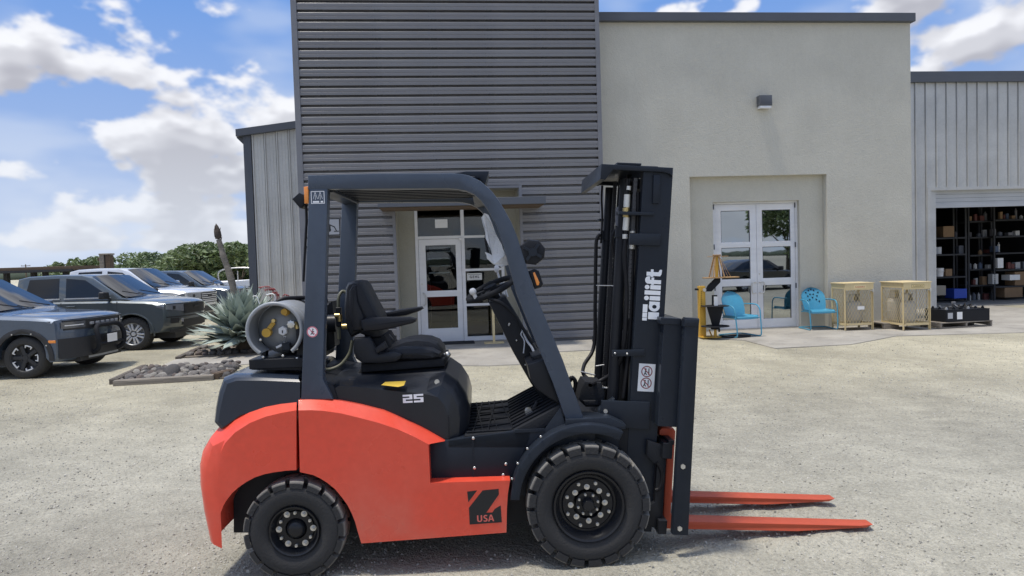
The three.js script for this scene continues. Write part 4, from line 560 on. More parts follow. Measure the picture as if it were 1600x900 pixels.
  const sw = new THREE.Group(); sw.name = 'steering_wheel'; truck.add(sw); const s0 = v3([767, 451.5], -.02);
  mesh('wheel_rim', new THREE.TorusGeometry(.152, .017, 10, 36), M.matBlack, sw); mesh('spoke', [box2(-.15, .15, -.016, .016, -.012, .006, .004), box2(-.016, .016, -.15, 0, -.012, .006, .004)], M.matBlack, sw); mesh('wheel_hub', disc(.042, .05, 0, 0, -.005, 'z', 16), M.matBlack, sw); mesh('spinner_knob', [disc(.012, .04, -.05, -.145, .03, 'z', 10), ball(.022, -.05, -.145, .055)], M.frame, sw);
  { const ax = f([767, 451.5], -.02), e = f([800, 436], -.02), dir = V(e[0] - ax[0], e[1] - ax[1], 0).normalize(), nrm = V(-dir.y, dir.x, .16).normalize(); sw.position.copy(s0); sw.quaternion.setFromUnitVectors(V(0, 0, 1), nrm); }
  mesh('steering_column', [bar(s0, v3([786, 484], -.04), .03, 12, .022)], M.matBlack, truck);
  mesh('direction_lever', [tube([v3([752, 461], .08), v3([764, 466], .12), v3([784, 474], .15), v3([802, 490], .15), v3([815, 510], .14), v3([832, 536], .13)], .011, 8, 40)], M.matBlack, truck);
  mesh('lift_lever', [bar(v3([789, 466], -.2), v3([777, 424], -.2), .007), bar(v3([793, 464], -.22), v3([784, 436], -.22), .007), ball(.017, ...v3([776, 420], -.2).toArray(), 1, 1.5, 1), bar(v3([787, 490], -.1), v3([778, 455], -.1), .006)], M.frame, truck);
  // ---- mirror in its protective film, lamps on the front leg
  const mr = mesh('mirror', [slab(P([[757, 340], [765, 352], [772, 372], [783, 398], [790, 408], [778, 412], [768, 405], [763, 380], [757, 356]], .36), .345, .365, .006), tube([v3([763, 398], .37), v3([759, 374], .38), v3([762, 352], .38)], .008, 6)], M.black, truck);
  { const o = [[753, 340], [758, 333], [763, 336], [768, 350], [774, 366], [782, 382], [790, 398], [795, 408], [793, 414], [784, 417], [772, 413], [761, 404], [758, 394], [764, 396], [768, 399], [766, 388], [760, 372], [757, 355]]; const r = rng(9), front = P(o, .40);
    const bend = (z, s) => { const g = new THREE.ExtrudeGeometry(new THREE.Shape(front.map((p) => new THREE.Vector2(...p))), { depth: .004, bevelEnabled: false }); const q = clean(g), p = q.attributes.position; for (let i = 0; i < p.count; i++) p.setXYZ(i, p.getX(i) + .012 * (hash(Math.round(p.getX(i) * 900), Math.round(p.getY(i) * 900), s) - .5), p.getY(i), p.getZ(i) + z + .05 * (hash(Math.round(p.getX(i) * 700), Math.round(p.getY(i) * 700), s + 1) - .5)); q.computeVertexNormals(); return q; };
    mesh('protective_film', [bend(.385, 5), bend(.415, 8), bend(.34, 12)], M.plasticWrap, mr); }
  const hl = mesh('headlamp', [(() => { const s = [], c = f([831.5, 394], .43); for (let i = 0; i < 8; i++) { const a = i * Math.PI / 4 + .25; s.push([c[0] + .073 * Math.cos(a), c[1] + .073 * Math.sin(a)]); } return slab(s, .39, .47, .014); })(), bar(v3([815, 392], .43), v3([806, 386], .43), .014)], M.black, truck);
  { const c = f([831.5, 394], .43); mesh('lamp_ribs', [box2(-.055, .055, -.008, .008, 0, .012).rotateZ(.9).translate(c[0], c[1], .47), box2(-.055, .055, -.008, .008, 0, .012).rotateZ(-.55).translate(c[0], c[1], .47), disc(.024, .02, c[0], c[1], .475, 'z', 12)], M.charcoal, hl); }
  const ts = mesh('turn_signal', slab(P([[826, 424], [836, 420], [842, 423], [849, 444], [846, 449], [836, 452]], .45), .40, .45, .008), M.black, truck); mesh('lamp_lens', slab(P([[832.5, 426], [835.5, 425], [843, 441], [842, 445.5], [838.5, 446]], .455), .448, .458, .003), M.amber, ts);
  // ---- mast, leaning forward
  const A = f([1052, 262], .37), C = f([1018, 831], .37), tilt = Math.atan2(A[0] - C[0], A[1] - C[1]);
  const mm = new THREE.Matrix4().makeRotationZ(-tilt).setPosition(C[0], C[1], 0), mi = mm.clone().invert();
  const m2 = (p, z) => { const v = v3(p, z).applyMatrix4(mi); return [v.x, v.y]; }, m3 = (p, z) => v3(p, z).applyMatrix4(mi);
  const mast = new THREE.Group(); mast.name = 'mast'; mast.applyMatrix4(mm); truck.add(mast);
  const MP = (l, z) => l.map((p) => m2(p, z)), vT = m2([1030, 264], .37)[1];
  for (const s of [1, -1]) {
    mesh('outer_channel', [box2(-.168, 0, 0, vT, s * .352, s * .372, .004), box2(-.018, -.001, .001, vT - .001, s * .29, s * .352), box2(-.167, -.15, .001, vT - .001, s * .29, s * .352)], M.charcoal, mast);
    mesh('inner_channel', [box2(-.145, -.03, .03, vT - .06, s * .255, s * .272), box2(-.145, -.128, .031, vT - .061, s * .21, s * .255), box2(-.047, -.03, .031, vT - .061, s * .21, s * .255)], M.black, mast);
    mesh('lift_cylinder', [disc(.034, vT - .62, -.245, .28 + (vT - .62) / 2, s * .25, 'y', 18), disc(.041, .06, -.245, vT - .36, s * .25, 'y', 18), disc(.03, .30, -.245, vT - .2, s * .25, 'y', 14)], M.black, mast);
    mesh('mast_mount', [slab(MP([[940, 626], [1016, 629], [1015, 672], [960, 668], [938, 655]], .40), s * .372, s * .395, .006), slab(MP([[935, 640], [960, 622], [965, 668], [930, 664]], .36), s * .30, s * .372, .006)], M.charcoal, mast);
    [slab(MP([[984, 364.5], [1032, 365.5], [1031.5, 384], [983, 382.5]], .385), s * .372, s * .39, .003), slab(MP([[967, 330], [1022, 332], [1022, 337], [967, 335]], .385), s * .30, s * .39, .002), slab(MP([[957, 547], [1007, 546], [1007, 556], [957, 557]], .385), s * .372, s * .388, .003), slab(MP([[1021, 273], [1032, 273], [1030, 318], [1020, 318]], .385), s * .372, s * .388, .004), slab(MP([[983, 660], [1006, 660], [1006, 664], [983, 664]], .385), s * .372, s * .388)].forEach((g) => mesh('mast_bracket', g, M.charcoal, mast));
  }
  { const k = mast.children.find((o) => o.name === 'mast_mount'); mesh('bolt', [disc(.012, .012, ...m3([946, 642.5], .40).toArray(), 'z', 8)], M.zinc, k); const q = mast.children.find((o) => o.name === 'mast_bracket'); for (const p of [[961, 552], [980, 553]]) mesh('bolt', ball(.007, ...m3(p, .39).toArray()), M.zinc, q); }
  // top tie beam reaching back over the cylinders, and the crossmembers
  mesh('tie_beam', [slab(MP([[940, 256], [1052, 262], [1051, 276], [1046, 271], [1036, 268.5], [958, 265], [946, 281], [938, 280]], .40), .372, .40, .003), slab(MP([[940, 256], [1052, 262], [1051, 276], [1046, 271], [1036, 268.5], [958, 265], [946, 281], [938, 280]], .40), -.40, -.372, .003), slab(MP([[940, 256], [948, 256], [946, 281], [938, 280]], .40), -.372, .372, .003), slab(MP([[948, 255.5], [1030, 259], [1030, 262], [948, 259]], .40), -.372, .372), slab(MP([[966, 252.5], [1004, 254], [1004, 257], [966, 256]], .40), .1, .37, .002)], M.charcoal, mast);
  mesh('crossmember', [box2(-.17, -.02, .12, .24, -.29, .29, .004), box2(-.19, -.155, vT * .5, vT * .5 + .09, -.29, .29, .004), box2(-.17, -.02, vT - .1, vT - .04, -.21, .21, .004)], M.black, mast);
  const chain = (u, z, v0, v1) => { const l = []; for (let v = v0; v < v1; v += .026) { l.push(box2(u - .013, u + .013, v, v + .022, z - .004, z + .004, .003)); l.push(box2(u - .010, u + .010, v + .013, v + .035, z - .010, z - .005), box2(u - .010, u + .010, v + .013, v + .035, z + .005, z + .010)); } return l; };
  mesh('lift_chain', chain(m2([948, 500], -.06)[0] + .004, -.06, .62, vT - .06), std([.055, .056, .06], .5, { metalness: .5 }), mast); mesh('lift_chain', chain(m2([991, 312], .30)[0], .30, 1.2, vT - .08), std([.09, .09, .095], .45, { metalness: .6 }), mast);
  { const ts2 = m3([946, 490], -.06); mesh('centre_cylinder', [disc(.045, 1.1, -.12, .75, -.06, 'y', 20), disc(.028, .5, -.12, 1.5, -.06, 'y', 16)], M.black, mast); mesh('pulley', [disc(.055, .03, -.16, vT - .16, -.04, 'z', 24), disc(.06, .004, -.16, vT - .16, -.022, 'z', 24), disc(.06, .004, -.16, vT - .16, -.058, 'z', 24)], M.black, mast); mesh('pulley_pin', disc(.016, .02, ...m3([972, 291], .1).toArray(), 'z', 10), M.zinc, mast); }
  for (const [px0, px1, zz] of [[953.5, 962, -.17], [966, 973, .06]]) mesh('middle_channel', slab(MP([[px0 + 15, 272], [px1 + 15, 272], [px1 - 8, 620], [px0 - 8, 620]], zz), zz - .05, zz, .003), M.black, mast);
  const hz = (pts, r, n = 60) => tube(pts.map(([x, y, z]) => m3([x, y], z)), r, 8, n);
  mesh('hydraulic_hose', [hz([[980, 280, .325], [979, 300, .325], [978, 372, .325], [976, 400, .325], [979, 450, .325], [978, 500, .325], [972, 555, .30], [958, 582, .24], [936, 596, .22], [922, 602, .325]], .012, 90)], M.hose, mast);
  mesh('hydraulic_hose', [hz([[989, 385, .3], [988, 420, .3], [985, 500, .3], [981, 560, .3], [974, 622, .3]], .013)], M.hose, mast);
  mesh('hydraulic_hose', [hz([[997, 300, .31], [996, 400, .31], [991, 500, .31], [986, 600, .31]], .012)], M.hose, mast);
  mesh('hydraulic_hose', [hz([[972, 355, .1], [963, 358, .08], [957, 372, .07], [960, 400, .06], [966, 440, .06], [967, 500, .08], [962, 590, .1]], .010)], M.hose, mast);
  mesh('hydraulic_hose', [hz([[938, 366, -.2], [933, 372, -.2], [931, 400, -.2], [930, 470, -.2], [927, 545, -.18], [913, 570, -.1], [912, 585, 0], [928, 598, .1]], .012, 90), hz([[941, 290, -.22], [940, 310, -.22], [941, 340, -.22], [939, 380, -.22]], .007)], M.hose, mast);
  mesh('hose_fitting', [bar(m3([982, 291], .325), m3([981.5, 297], .325), .016, 8), bar(m3([980, 304], .325), m3([979, 324], .325), .018, 12), bar(m3([979, 340], .325), m3([977.5, 360], .325), .018, 12), bar(m3([977, 366], .325), m3([976.8, 373], .325), .016, 8), bar(m3([988.5, 361], .31), m3([988.5, 364], .31), .017, 8), bar(m3([988, 382], .31), m3([987.5, 389], .31), .019, 8)], std([.70, .68, .62], .4, { metalness: .5 }), mast);
  mesh('hose_fitting', [bar(m3([980, 322], .325), m3([979.5, 342], .325), .014, 8), bar(m3([978, 325], .325), m3([978, 339], .325), .02, 6)], M.brass, mast);
  mesh('valve_block', [slab(MP([[965, 323], [975, 323], [974, 352], [965, 352]], .16), .08, .18, .004)], std([.09, .095, .12], .5), mast);
  mesh('hose_clamp', [bar(m3([931, 572], .1), m3([944, 570], .1), .004), bar(m3([934, 604], .24), m3([966, 609], .24), .006), ball(.016, ...m3([940, 606], .24).toArray()), bar(m3([932, 446], -.1), m3([975, 447], .1), .003), bar(m3([908, 581], 0), m3([930, 586], .1), .005)], M.zinc, mast);
  mesh('control_block', [slab(MP([[906, 606], [912, 594], [938, 596], [944, 612], [942, 634], [914, 634], [902, 622]], .22), .06, .26, .012), slab(MP([[911, 626], [935, 626], [935, 634], [914, 634]], .28), .1, .28, .006)], M.matBlack, truck).applyMatrix4(mm);
  mesh('horn_hose', [tube([v3([890, 596], .1), v3([893, 590], .1), v3([898, 594], .1), v3([899, 604], .1), v3([896, 612], .1)], .013, 8, 30)], M.hose, truck);
  // decals on the mast
  const oc = mast.children.find((o) => o.name === 'outer_channel');
  { const t0 = m2([1003, 505], .372), t1 = m2([1034, 420], .372), cxy = m2([1019, 460.5], .372);
    decal('brand_lettering', .295, .098, (x, w, h) => { // lettering that runs up the channel
      x.clearRect(0, 0, w, h); x.fillStyle = '#eef0f2'; const R = (a, c, e, g) => x.fillRect(a * w, c * h, (e - a) * w, (g - c) * h), Q = (l) => { x.beginPath(); l.forEach((p, i) => i ? x.lineTo(p[0] * w, p[1] * h) : x.moveTo(p[0] * w, p[1] * h)); x.fill(); };
      R(0, 0, .055, .27); R(.062, 0, .15, .27); R(.157, 0, .31, .27); Q([[.03, .33], [.16, .33], [.16, .96], [.03, .96]]); x.clearRect(0, .3 * h, .03 * w, h); Q([[.03, .33], [.165, .33], [.165, .96]]); // a T cut into blocks
      x.beginPath(); x.ellipse(.275 * w, .66 * h, .095 * w, .32 * h, 0, 0, 7); x.fill(); R(.285, .36, .37, .97); x.save(); x.globalCompositeOperation = 'destination-out'; x.beginPath(); x.ellipse(.272 * w, .67 * h, .036 * w, .13 * h, 0, 0, 7); x.fill(); x.restore();
      R(.392, .36, .475, .97); x.beginPath(); x.ellipse(.433 * w, .18 * h, .043 * w, .14 * h, 0, 0, 7); x.fill(); R(.498, .05, .58, .97); R(.602, .36, .685, .97); x.beginPath(); x.ellipse(.643 * w, .18 * h, .043 * w, .14 * h, 0, 0, 7); x.fill();
      R(.708, .18, .785, .97); R(.69, .40, .83, .56); x.beginPath(); x.ellipse(.78 * w, .22 * h, .07 * w, .18 * h, 0, Math.PI, 0); x.fill(); R(.785, .2, .85, .32); R(.86, .10, .935, .86); R(.84, .34, .985, .50); Q([[.86, .8], [.935, .78], [.985, .86], [.985, .99], [.9, .97], [.86, .9]]);
    }, cxy, .3735, oc, Math.PI / 2, 512);
    const q = m2([1010, 590], .372);
    decal('prohibition_sign', .094, .158, (x, w, h) => { x.fillStyle = '#e4e6e8'; x.fillRect(0, 0, w, h); for (const cy of [.28, .70]) { x.strokeStyle = '#7d2b30'; x.lineWidth = w * .06; x.beginPath(); x.arc(w * .5, h * cy, w * .31, 0, 7); x.stroke(); x.strokeStyle = '#22252b'; x.fillStyle = '#22252b'; x.lineWidth = w * .06; const y = h * cy; x.beginPath(); x.arc(w * .42, y - w * .14, w * .055, 0, 7); x.fill(); x.beginPath(); x.moveTo(w * .42, y - w * .08); x.lineTo(w * .40, y + w * .08); x.lineTo(w * .34, y + w * .2); x.moveTo(w * .40, y + w * .08); x.lineTo(w * .50, y + w * .2); x.moveTo(w * .42, y - w * .04); x.lineTo(w * .54, y + w * .04); x.moveTo(w * .62, y - w * .2); x.lineTo(w * .62, y + w * .2); x.stroke(); x.strokeStyle = '#a33a42'; x.lineWidth = w * .045; x.beginPath(); x.moveTo(w * .29, y - w * .22); x.lineTo(w * .71, y + w * .22); x.stroke(); } }, q, .3735, oc, -.01);
  }
  // ---- carriage, load backrest, forks (they ride on the mast)
  const car = new THREE.Group(); car.name = 'carriage'; mast.add(car);
  const pst = MP([[1069, 500], [1070, 496], [1091, 497], [1091, 503], [1074, 835], [1050, 834]], .50);
  for (const s of [1, -1]) mesh('backrest_post', slab(pst, s * .46, s * .52, .006), M.charcoal, car);
  { const near = car.children[0]; for (const p of [[1067, 729], [1062, 826]]) mesh('bolt', disc(.014, .012, ...m3(p, .524).toArray(), 'z', 6), M.zinc, near); mesh('post_cap', slab(MP([[1068, 498], [1091, 498], [1090, 510], [1067, 510]], .50), .458, .527, .006), M.charcoal, near); }
  { const a = m2([1066, 500], .46), e = m2([1058, 668], .46), u0 = m2([1052, 668], .46)[0]; for (let i = 0; i < 6; i++) { const z = .455 - i * .182; mesh('backrest_bar', box2(a[0] - .115 + (i % 2 ? .0 : .014), a[0] + .03, e[1], a[1], z - .165, z, .006), M.charcoal, car); } mesh('backrest_rail', [box2(a[0] - .12, a[0] - .005, a[1] - .03, a[1] + .008, -.46, .46, .005)], M.charcoal, car); }
  const up = m2([1046, 700], .4), lo = m2([1044, 822], .4);
  mesh('fork_bar', [box2(up[0] - .05, up[0] + .005, up[1] - .05, up[1] + .04, -.50, .45, .005), box2(up[0] - .02, up[0] + .012, up[1] + .03, up[1] + .055, -.50, .45, .003)], M.black, car); mesh('fork_bar', box2(up[0] - .05, up[0] + .0, lo[1] - .03, lo[1] + .05, -.50, .45, .005), M.black, car);
  for (const s of [.40, -.40, .14, -.14]) mesh('carriage_plate', slab([[up[0] - .055, up[1] + .02], [up[0] - .02, up[1] - .02], [up[0] - .02, lo[1] + .03], [up[0] - .055, lo[1] - .01], [up[0] - .14, lo[1] + .02], [up[0] - .14, lo[1] + .09], [up[0] - .07, lo[1] + .14], [up[0] - .07, up[1] - .10], [up[0] - .13, up[1] - .05], [up[0] - .13, up[1] + .04]], s - .02, s + .02, .004), M.black, car);
  mesh('carriage_hose', hz([[1026, 722, .42], [1033, 735, .42], [1034, 752, .42], [1029, 764, .42], [1024, 766, .42]], .011, 30), M.hose, car);
  const fork = (zc) => { // an L: hook, shank, heel and tapered blade
    const side = MP([[1042, 816], [1060, 815.5], [1076, 815.5], [1345, 822], [1367, 821.5], [1356, 826], [1245, 830.5], [1076, 827.5], [1055, 828.5], [1045, 826], [1040, 818]], .335);
    const us = up[0] + .006, uE = us + .042, hk = up[1] + .085;
    const prof = [[us, side[0][1] + .03], [us, hk - .03], [us - .05, hk - .03], [us - .05, hk], [us - .035, hk + .012], [us + .03, hk + .012], [uE, hk - .004], [uE, side[1][1] + .05], [uE + .02, side[1][1] + .012], [uE + .05, side[2][1] + .001], side[3], side[4], side[5], side[6], [uE + .05, side[7][1]], [us + .03, side[7][1]], [us + .006, side[7][1] + .02]];
    const g = slab(prof, -.06, .06, .004), p = g.attributes.position, tip = side[4][0], s0 = side[3][0] - .16; for (let i = 0; i < p.count; i++) { const t = clamp((p.getX(i) - s0) / (tip - s0), 0, 1); p.setZ(i, p.getZ(i) * (1 - .32 * t * t) + zc); } g.computeVertexNormals(); return toCreasedNormals(g, .5); };
  mesh('fork', fork(.275), M.forkRed, car); mesh('fork', fork(-.18), M.forkRed, car);
}

// ------------------------------------------------------------------ vehicles
const carGlass = phys([.014, .018, .024], .03, { ior: 1.5 });
const carBlack = std([.022, .023, .026], .55), carTyre = std([.045, .044, .042], .9, { bumpMap: T.fine, bumpScale: .002, map: T.dirt }), chrome = std([.72, .73, .75], .18, { metalness: 1 }), lampGlass = phys([.26, .275, .30], .08, { clearcoat: 1, metalness: .35 }), alloy = std([.70, .71, .73], .4, { metalness: .45 });
function arcPts(cx, cy, r, a0, a1, n) { const o = []; for (let i = 0; i <= n; i++) { const a = mix(a0, a1, i / n) * D; o.push([cx + r * Math.cos(a), cy + r * Math.sin(a)]); } return o; }
// origin: on the ground under the front axle; x forwards, near side +z
function vehicle(name, label, category, o) {
  const t = thing(name, label, category, o.group), hw = o.hw, paint = o.paint, { R, wb, ar } = o;
  const arches = [...arcPts(-wb, R * .98, ar, 180, 0, 12), [-wb + ar + .06, o.sill], [-ar - .06, o.sill], ...arcPts(0, R * .98, ar, 180, 0, 12)];
  const outline = [...o.front, ...o.top, ...o.tail, ...arches];
  const nF = o.front.length, nT = o.top.length;
  const bodyAt = (t) => outline.map(([x, y], k) => { let X = x, Y = y; const q = clamp((x - .35) / .5, 0, 1); X -= q * o.nose * Math.pow(t, 3.2); if (k >= nF && k < nF + nT) Y -= .05 * Math.pow(t, 3) + (t > .93 ? .035 * (t - .93) / .07 : 0); const e = t > .95 ? (t - .95) / .05 : 0; return [X - .015 * e * Math.sign(x + wb / 2), Y - (Y > .75 ? .015 * e : 0)]; });
  const ts = [0, .35, .6, .75, .86, .93, .965, .99, 1], sl = [];
  const bulge = (y) => 1;
  for (const q of [...ts].reverse()) sl.push({ z: -hw * q, pts: bodyAt(q) }); for (const q of ts.slice(1)) sl.push({ z: hw * q, pts: bodyAt(q) });
  const body = mesh('body', loft(sl, .6), paint, t);
  mesh('underbody', [box2(-wb - ar - .35, ar + .3, .24, .75, -hw + .32, hw - .32), box2(-wb + ar - .08, -ar + .08, .22, .5, -hw + .1, hw - .1)], carBlack, t);
  // cabin: an outline given depth, narrowing upwards
  const y0 = o.cabin[0][1], tum = o.tumble, taper = (g) => { const p = g.attributes.position; for (let i = 0; i < p.count; i++) { const k = 1 - tum * Math.max(0, p.getY(i) - y0); p.setZ(i, p.getZ(i) * k); } g.computeVertexNormals(); return toCreasedNormals(g, .6); };
  const cz = hw - .055, cab = mesh('cabin', taper(slab(o.cabin, -cz, cz, .045)), o.cabinPaint || paint, t);
  const sideWin = (pts, s) => { const g = slab(pts, s > 0 ? cz - .01 : -cz - .004, s > 0 ? cz + .004 : -cz + .01); return taper(g); };
  for (const s of [1, -1]) for (const w of o.windows) mesh('window', sideWin(w, s), carGlass, cab);
  if (o.brightwork) for (const s of [1]) mesh('window_trim', o.windows.map((w) => { const ys = w.map((p) => p[1]), lo = Math.min(...ys), xs = w.filter((p) => p[1] < lo + .03).map((p) => p[0]); return box2(Math.min(...xs) - .03, Math.max(...xs) + .03, lo - .03, lo - .008, cz - .004, cz + .012); }), o.brightwork, cab);
  const [wa, wc] = o.windshield, n = V(wa[1] - wc[1], wc[0] - wa[0], 0).normalize().multiplyScalar(Math.sign((wa[1] - wc[1])) * -1 || 1);
  const sheet = (a, c, inset, off) => { const d = V(a[0] - c[0], a[1] - c[1], 0).normalize(), nn = V(d.y, -d.x, 0); if (nn.x * o.wsDir < 0) nn.negate(); return grid(8, 6, (u, v) => { const x = mix(a[0], c[0], v), y = mix(a[1], c[1], v), z = (u * 2 - 1) * (cz - inset) * (1 - tum * Math.max(0, y - y0)), b = off + .03 * (1 - (u * 2 - 1) ** 2); return [x + nn.x * b, y + nn.y * b, z]; }); };
  o.wsDir = 1; mesh('windshield', sheet(wa, wc, .06, .012), carGlass, cab);
  for (const z of [-.45, .28]) mesh('wiper', beam(V(wa[0] + .10, wa[1] + .05, z), V(wa[0] - .10, wa[1] + .16, z + .5), .012, .015), carBlack, cab);
  // wheels
  const wg = new THREE.Group(); wg.name = 'wheel'; const ws = .24;
  mesh('tyre', [lathe([[R * .64, ws / 2 - .02], [R * .68, ws / 2], [R * .86, ws / 2 + .006], [R * .95, ws / 2 - .015], [R * .995, ws / 2 - .045], [R, 0], [R * .995, -ws / 2 + .045], [R * .95, -ws / 2 + .015], [R * .86, -ws / 2 - .006], [R * .64, -ws / 2 + .02]].reverse(), 48, 'z'), ...(o.blocky ? Array.from({ length: 30 }, (_, i) => { const a = i * 12 * D; return bx(.03, R * .085, .028, 0, R * .955, ws / 2 - .02, .005).rotateZ(a); }) : [])], carTyre, wg);
  mesh('rim', lathe([[.001, .04], [R * .5, .03], [R * .58, .05], [R * .62, ws / 2 - .015], [R * .66, ws / 2 - .004], [R * .66, -ws / 2 + .03], [.001, -ws / 2 + .03]].reverse(), 40, 'z'), o.rimDark ? carBlack : std([.30, .31, .32], .4, { metalness: .6 }), wg);
  const ns = o.spokes; for (let i = 0; i < ns; i++) { const a = i * 2 * Math.PI / ns + .3;
    if (o.rimDark) { const w = .37 * R; mesh('spoke', [box2(-.032, .032, .03, R * .60, .045, ws / 2 - .03, .01)].map((g) => g.rotateZ(a)), carBlack, wg); mesh('spoke_insert', [slab([[-w * .50, R * .62], [w * .50, R * .62], [w * .38, R * .46], [w * .27, R * .46], [w * .31, R * .555], [-w * .31, R * .555], [-w * .27, R * .46], [-w * .38, R * .46]], ws / 2 - .035, ws / 2 - .015, .003).rotateZ(a + Math.PI / ns)], alloy, wg); }
    else mesh('spoke', [slab([[-.062, R * .64], [-.020, R * .64], [-.006, R * .22], [-.040, R * .18]], ws / 2 - .055, ws / 2 - .02, .004).rotateZ(a), slab([[.020, R * .64], [.062, R * .64], [.040, R * .18], [.006, R * .22]], ws / 2 - .055, ws / 2 - .02, .004).rotateZ(a)], alloy, wg); }
  mesh('hub_cap', [disc(R * .12, .05, 0, 0, ws / 2 - .05, 'z', 16), ...Array.from({ length: 5 }, (_, i) => disc(.012, .02, R * .2 * Math.cos(i * 1.257), R * .2 * Math.sin(i * 1.257), ws / 2 - .035, 'z', 6))], o.rimDark ? carBlack : alloy, wg);
  for (const x of [0, -wb]) for (const s of [1, -1]) { const c = wg.clone(); c.name = 'wheel'; c.position.set(x, R, s * (hw - .14)); if (s < 0) c.rotation.y = Math.PI; t.add(c); }
  // wheel arch flares
  for (const s of [1, -1]) for (const x of [0, -wb]) { const g = slab([...arcPts(x, R * .98, ar + (o.flare || .02), 186, -6, 16), ...arcPts(x, R * .98, ar - .006, -6, 186, 16)], s > 0 ? hw - .02 : -hw - .015, s > 0 ? hw + .015 : -hw + .02, .004); mesh('wheel_arch', g, o.flare > .03 ? carBlack : paint, t); }
  // mirrors, handles, seams
  for (const s of [1, -1]) { const mx = o.mirror[0], my = o.mirror[1]; mesh('door_mirror', [bx(.13, .17, .23, mx, my, s * (hw + .12), .04), bx(.06, .05, .16, mx, my - .06, s * (hw + .0), .01)], o.mirrorPaint || carBlack, t); }
  for (const x of o.seams) mesh('door_seam', box2(x - .004, x + .004, o.sill + .12, y0 - .03, hw - .02, hw + .0015), carBlack, t);
  for (const [x, y] of o.handles) mesh('door_handle', [bx(.19, .03, .03, x, y, hw + .018, .01), bx(.17, .05, .004, x, y + .01, hw + .001)], o.handlePaint || paint, t);
  return t;
}
const paintOf = (c) => phys(c, .34, { metalness: .35, clearcoat: 1, clearcoatRoughness: .05, map: T.dirt });
const noseZ = (t, x, nose) => x - clamp((x - .35) / .5, 0, 1) * nose * Math.pow(t, 3.2);
{ // blue grey small SUV at the left edge
  const g = vehicle('parked_suv', 'blue grey SUV with black bull bar and black flares, nearest vehicle at the left edge', 'car', {
    hw: .94, R: .358, wb: 2.67, ar: .43, sill: .30, nose: .27, tumble: .17, group: undefined, paint: paintOf([.075, .105, .155]), flare: .075, rimDark: true, spokes: 5,
    front: [[.56, .28], [.70, .28], [.77, .36], [.795, .50], [.80, .70], [.785, .90], [.76, .985]], top: [[.68, 1.03], [.45, 1.065], [.1, 1.09], [-.3, 1.115], [-.6, 1.14], [-1.6, 1.16], [-3.3, 1.18]], tail: [[-3.48, 1.12], [-3.52, .7], [-3.42, .40], [-3.2, .32]],
    cabin: [[-.42, 1.10], [-.58, 1.15], [-1.42, 1.64], [-1.7, 1.725], [-2.4, 1.75], [-3.2, 1.70], [-3.45, 1.15], [-3.45, 1.08]],
    windows: [[[-.90, 1.19], [-1.50, 1.58], [-1.86, 1.63], [-1.86, 1.19]], [[-1.92, 1.19], [-1.92, 1.64], [-2.55, 1.63], [-2.55, 1.19]], [[-2.66, 1.2], [-2.66, 1.6], [-3.1, 1.58], [-3.25, 1.2]]], windshield: [[-.53, 1.14], [-1.48, 1.68]], mirror: [-.88, 1.17], mirrorPaint: paintOf([.075, .105, .155]), seams: [-.62, -1.87, -2.85], handles: [[-1.62, 1.0], [-2.6, 1.0]] });
  g.scale.y = .965; WORLD.put(g, -7.97, 0, -11.5 - .94, 0);
  const suvLamp = phys([.10, .105, .115], .08, { clearcoat: 1 });
  const hw = .94, nz = (z, x) => noseZ(Math.abs(z) / hw, x, .27);
  const wrap = (x, y0, y1, z0, z1, off, n = 14) => [grid(n, 2, (u, v) => { const z = mix(z0, z1, u); return [nz(z, x) + off, mix(y0, y1, v), z]; }), grid(n, 1, (u, v) => { const z = mix(z0, z1, u); return [nz(z, x) + off - .05 * (1 - v), y1, z]; })];
  mesh('grille', wrap(.792, .80, .965, -.86, .86, .014), carBlack, g);
  for (let i = 0; i < 6; i++) { const z = -.36 + i * .145; mesh('grille_block', box2(nz(z, .792), nz(z, .792) + .035, .86, .905, z - .045, z + .045, .006), std([.30, .31, .33], .4), g); }
  for (const s of [1, -1]) { mesh('headlight', [grid(10, 3, (u, v) => { const z = s * mix(.52, .90, u); return [nz(z, .792) + .026, mix(.83, .94, v), z]; })], suvLamp, g); mesh('daytime_lamp', grid(10, 1, (u, v) => { const z = s * mix(.56, .86, u); return [nz(z, .792) + .032, mix(.872, .888, v), z]; }), M.white, g);
    mesh('headlight_side', box2(.30, .46, .80, .965, s * .925 - .01, s * .925 + .013, .006), carBlack, g); mesh('side_marker', box2(.42, .54, .60, .645, s * .94 - .005, s * .94 + .012, .006), M.amber, g); }
  mesh('bumper', [...wrap(.797, .32, .66, -.935, .935, .02, 20)], carBlack, g);
  mesh('skid_plate', wrap(.76, .28, .40, -.45, .45, .03), std([.35, .36, .37], .5), g);
  mesh('bull_bar', [tube([V(.74, .34, .36), V(.89, .42, .38), V(.92, .60, .40), V(.88, .76, .38), V(.85, .82, .30), V(.85, .83, 0), V(.85, .82, -.30), V(.88, .76, -.38), V(.92, .60, -.40), V(.89, .42, -.38), V(.74, .34, -.36)], .04, 10, 90), bar(V(.91, .50, -.39), V(.91, .50, .39), .028)], M.matBlack, g);
  mesh('number_plate', box2(.925, .933, .50, .66, -.15, .15, .003), M.white, g);
  for (let i = 0; i < 4; i++) { const a = (150 - i * 40) * D; mesh('flare_rivet', disc(.012, .01, .455 * Math.cos(a), .338 + .455 * Math.sin(a), .958, 'z', 8), M.zinc, g); }
}
const ahead = (l) => l.map(([x, y]) => [x + .5, y]);
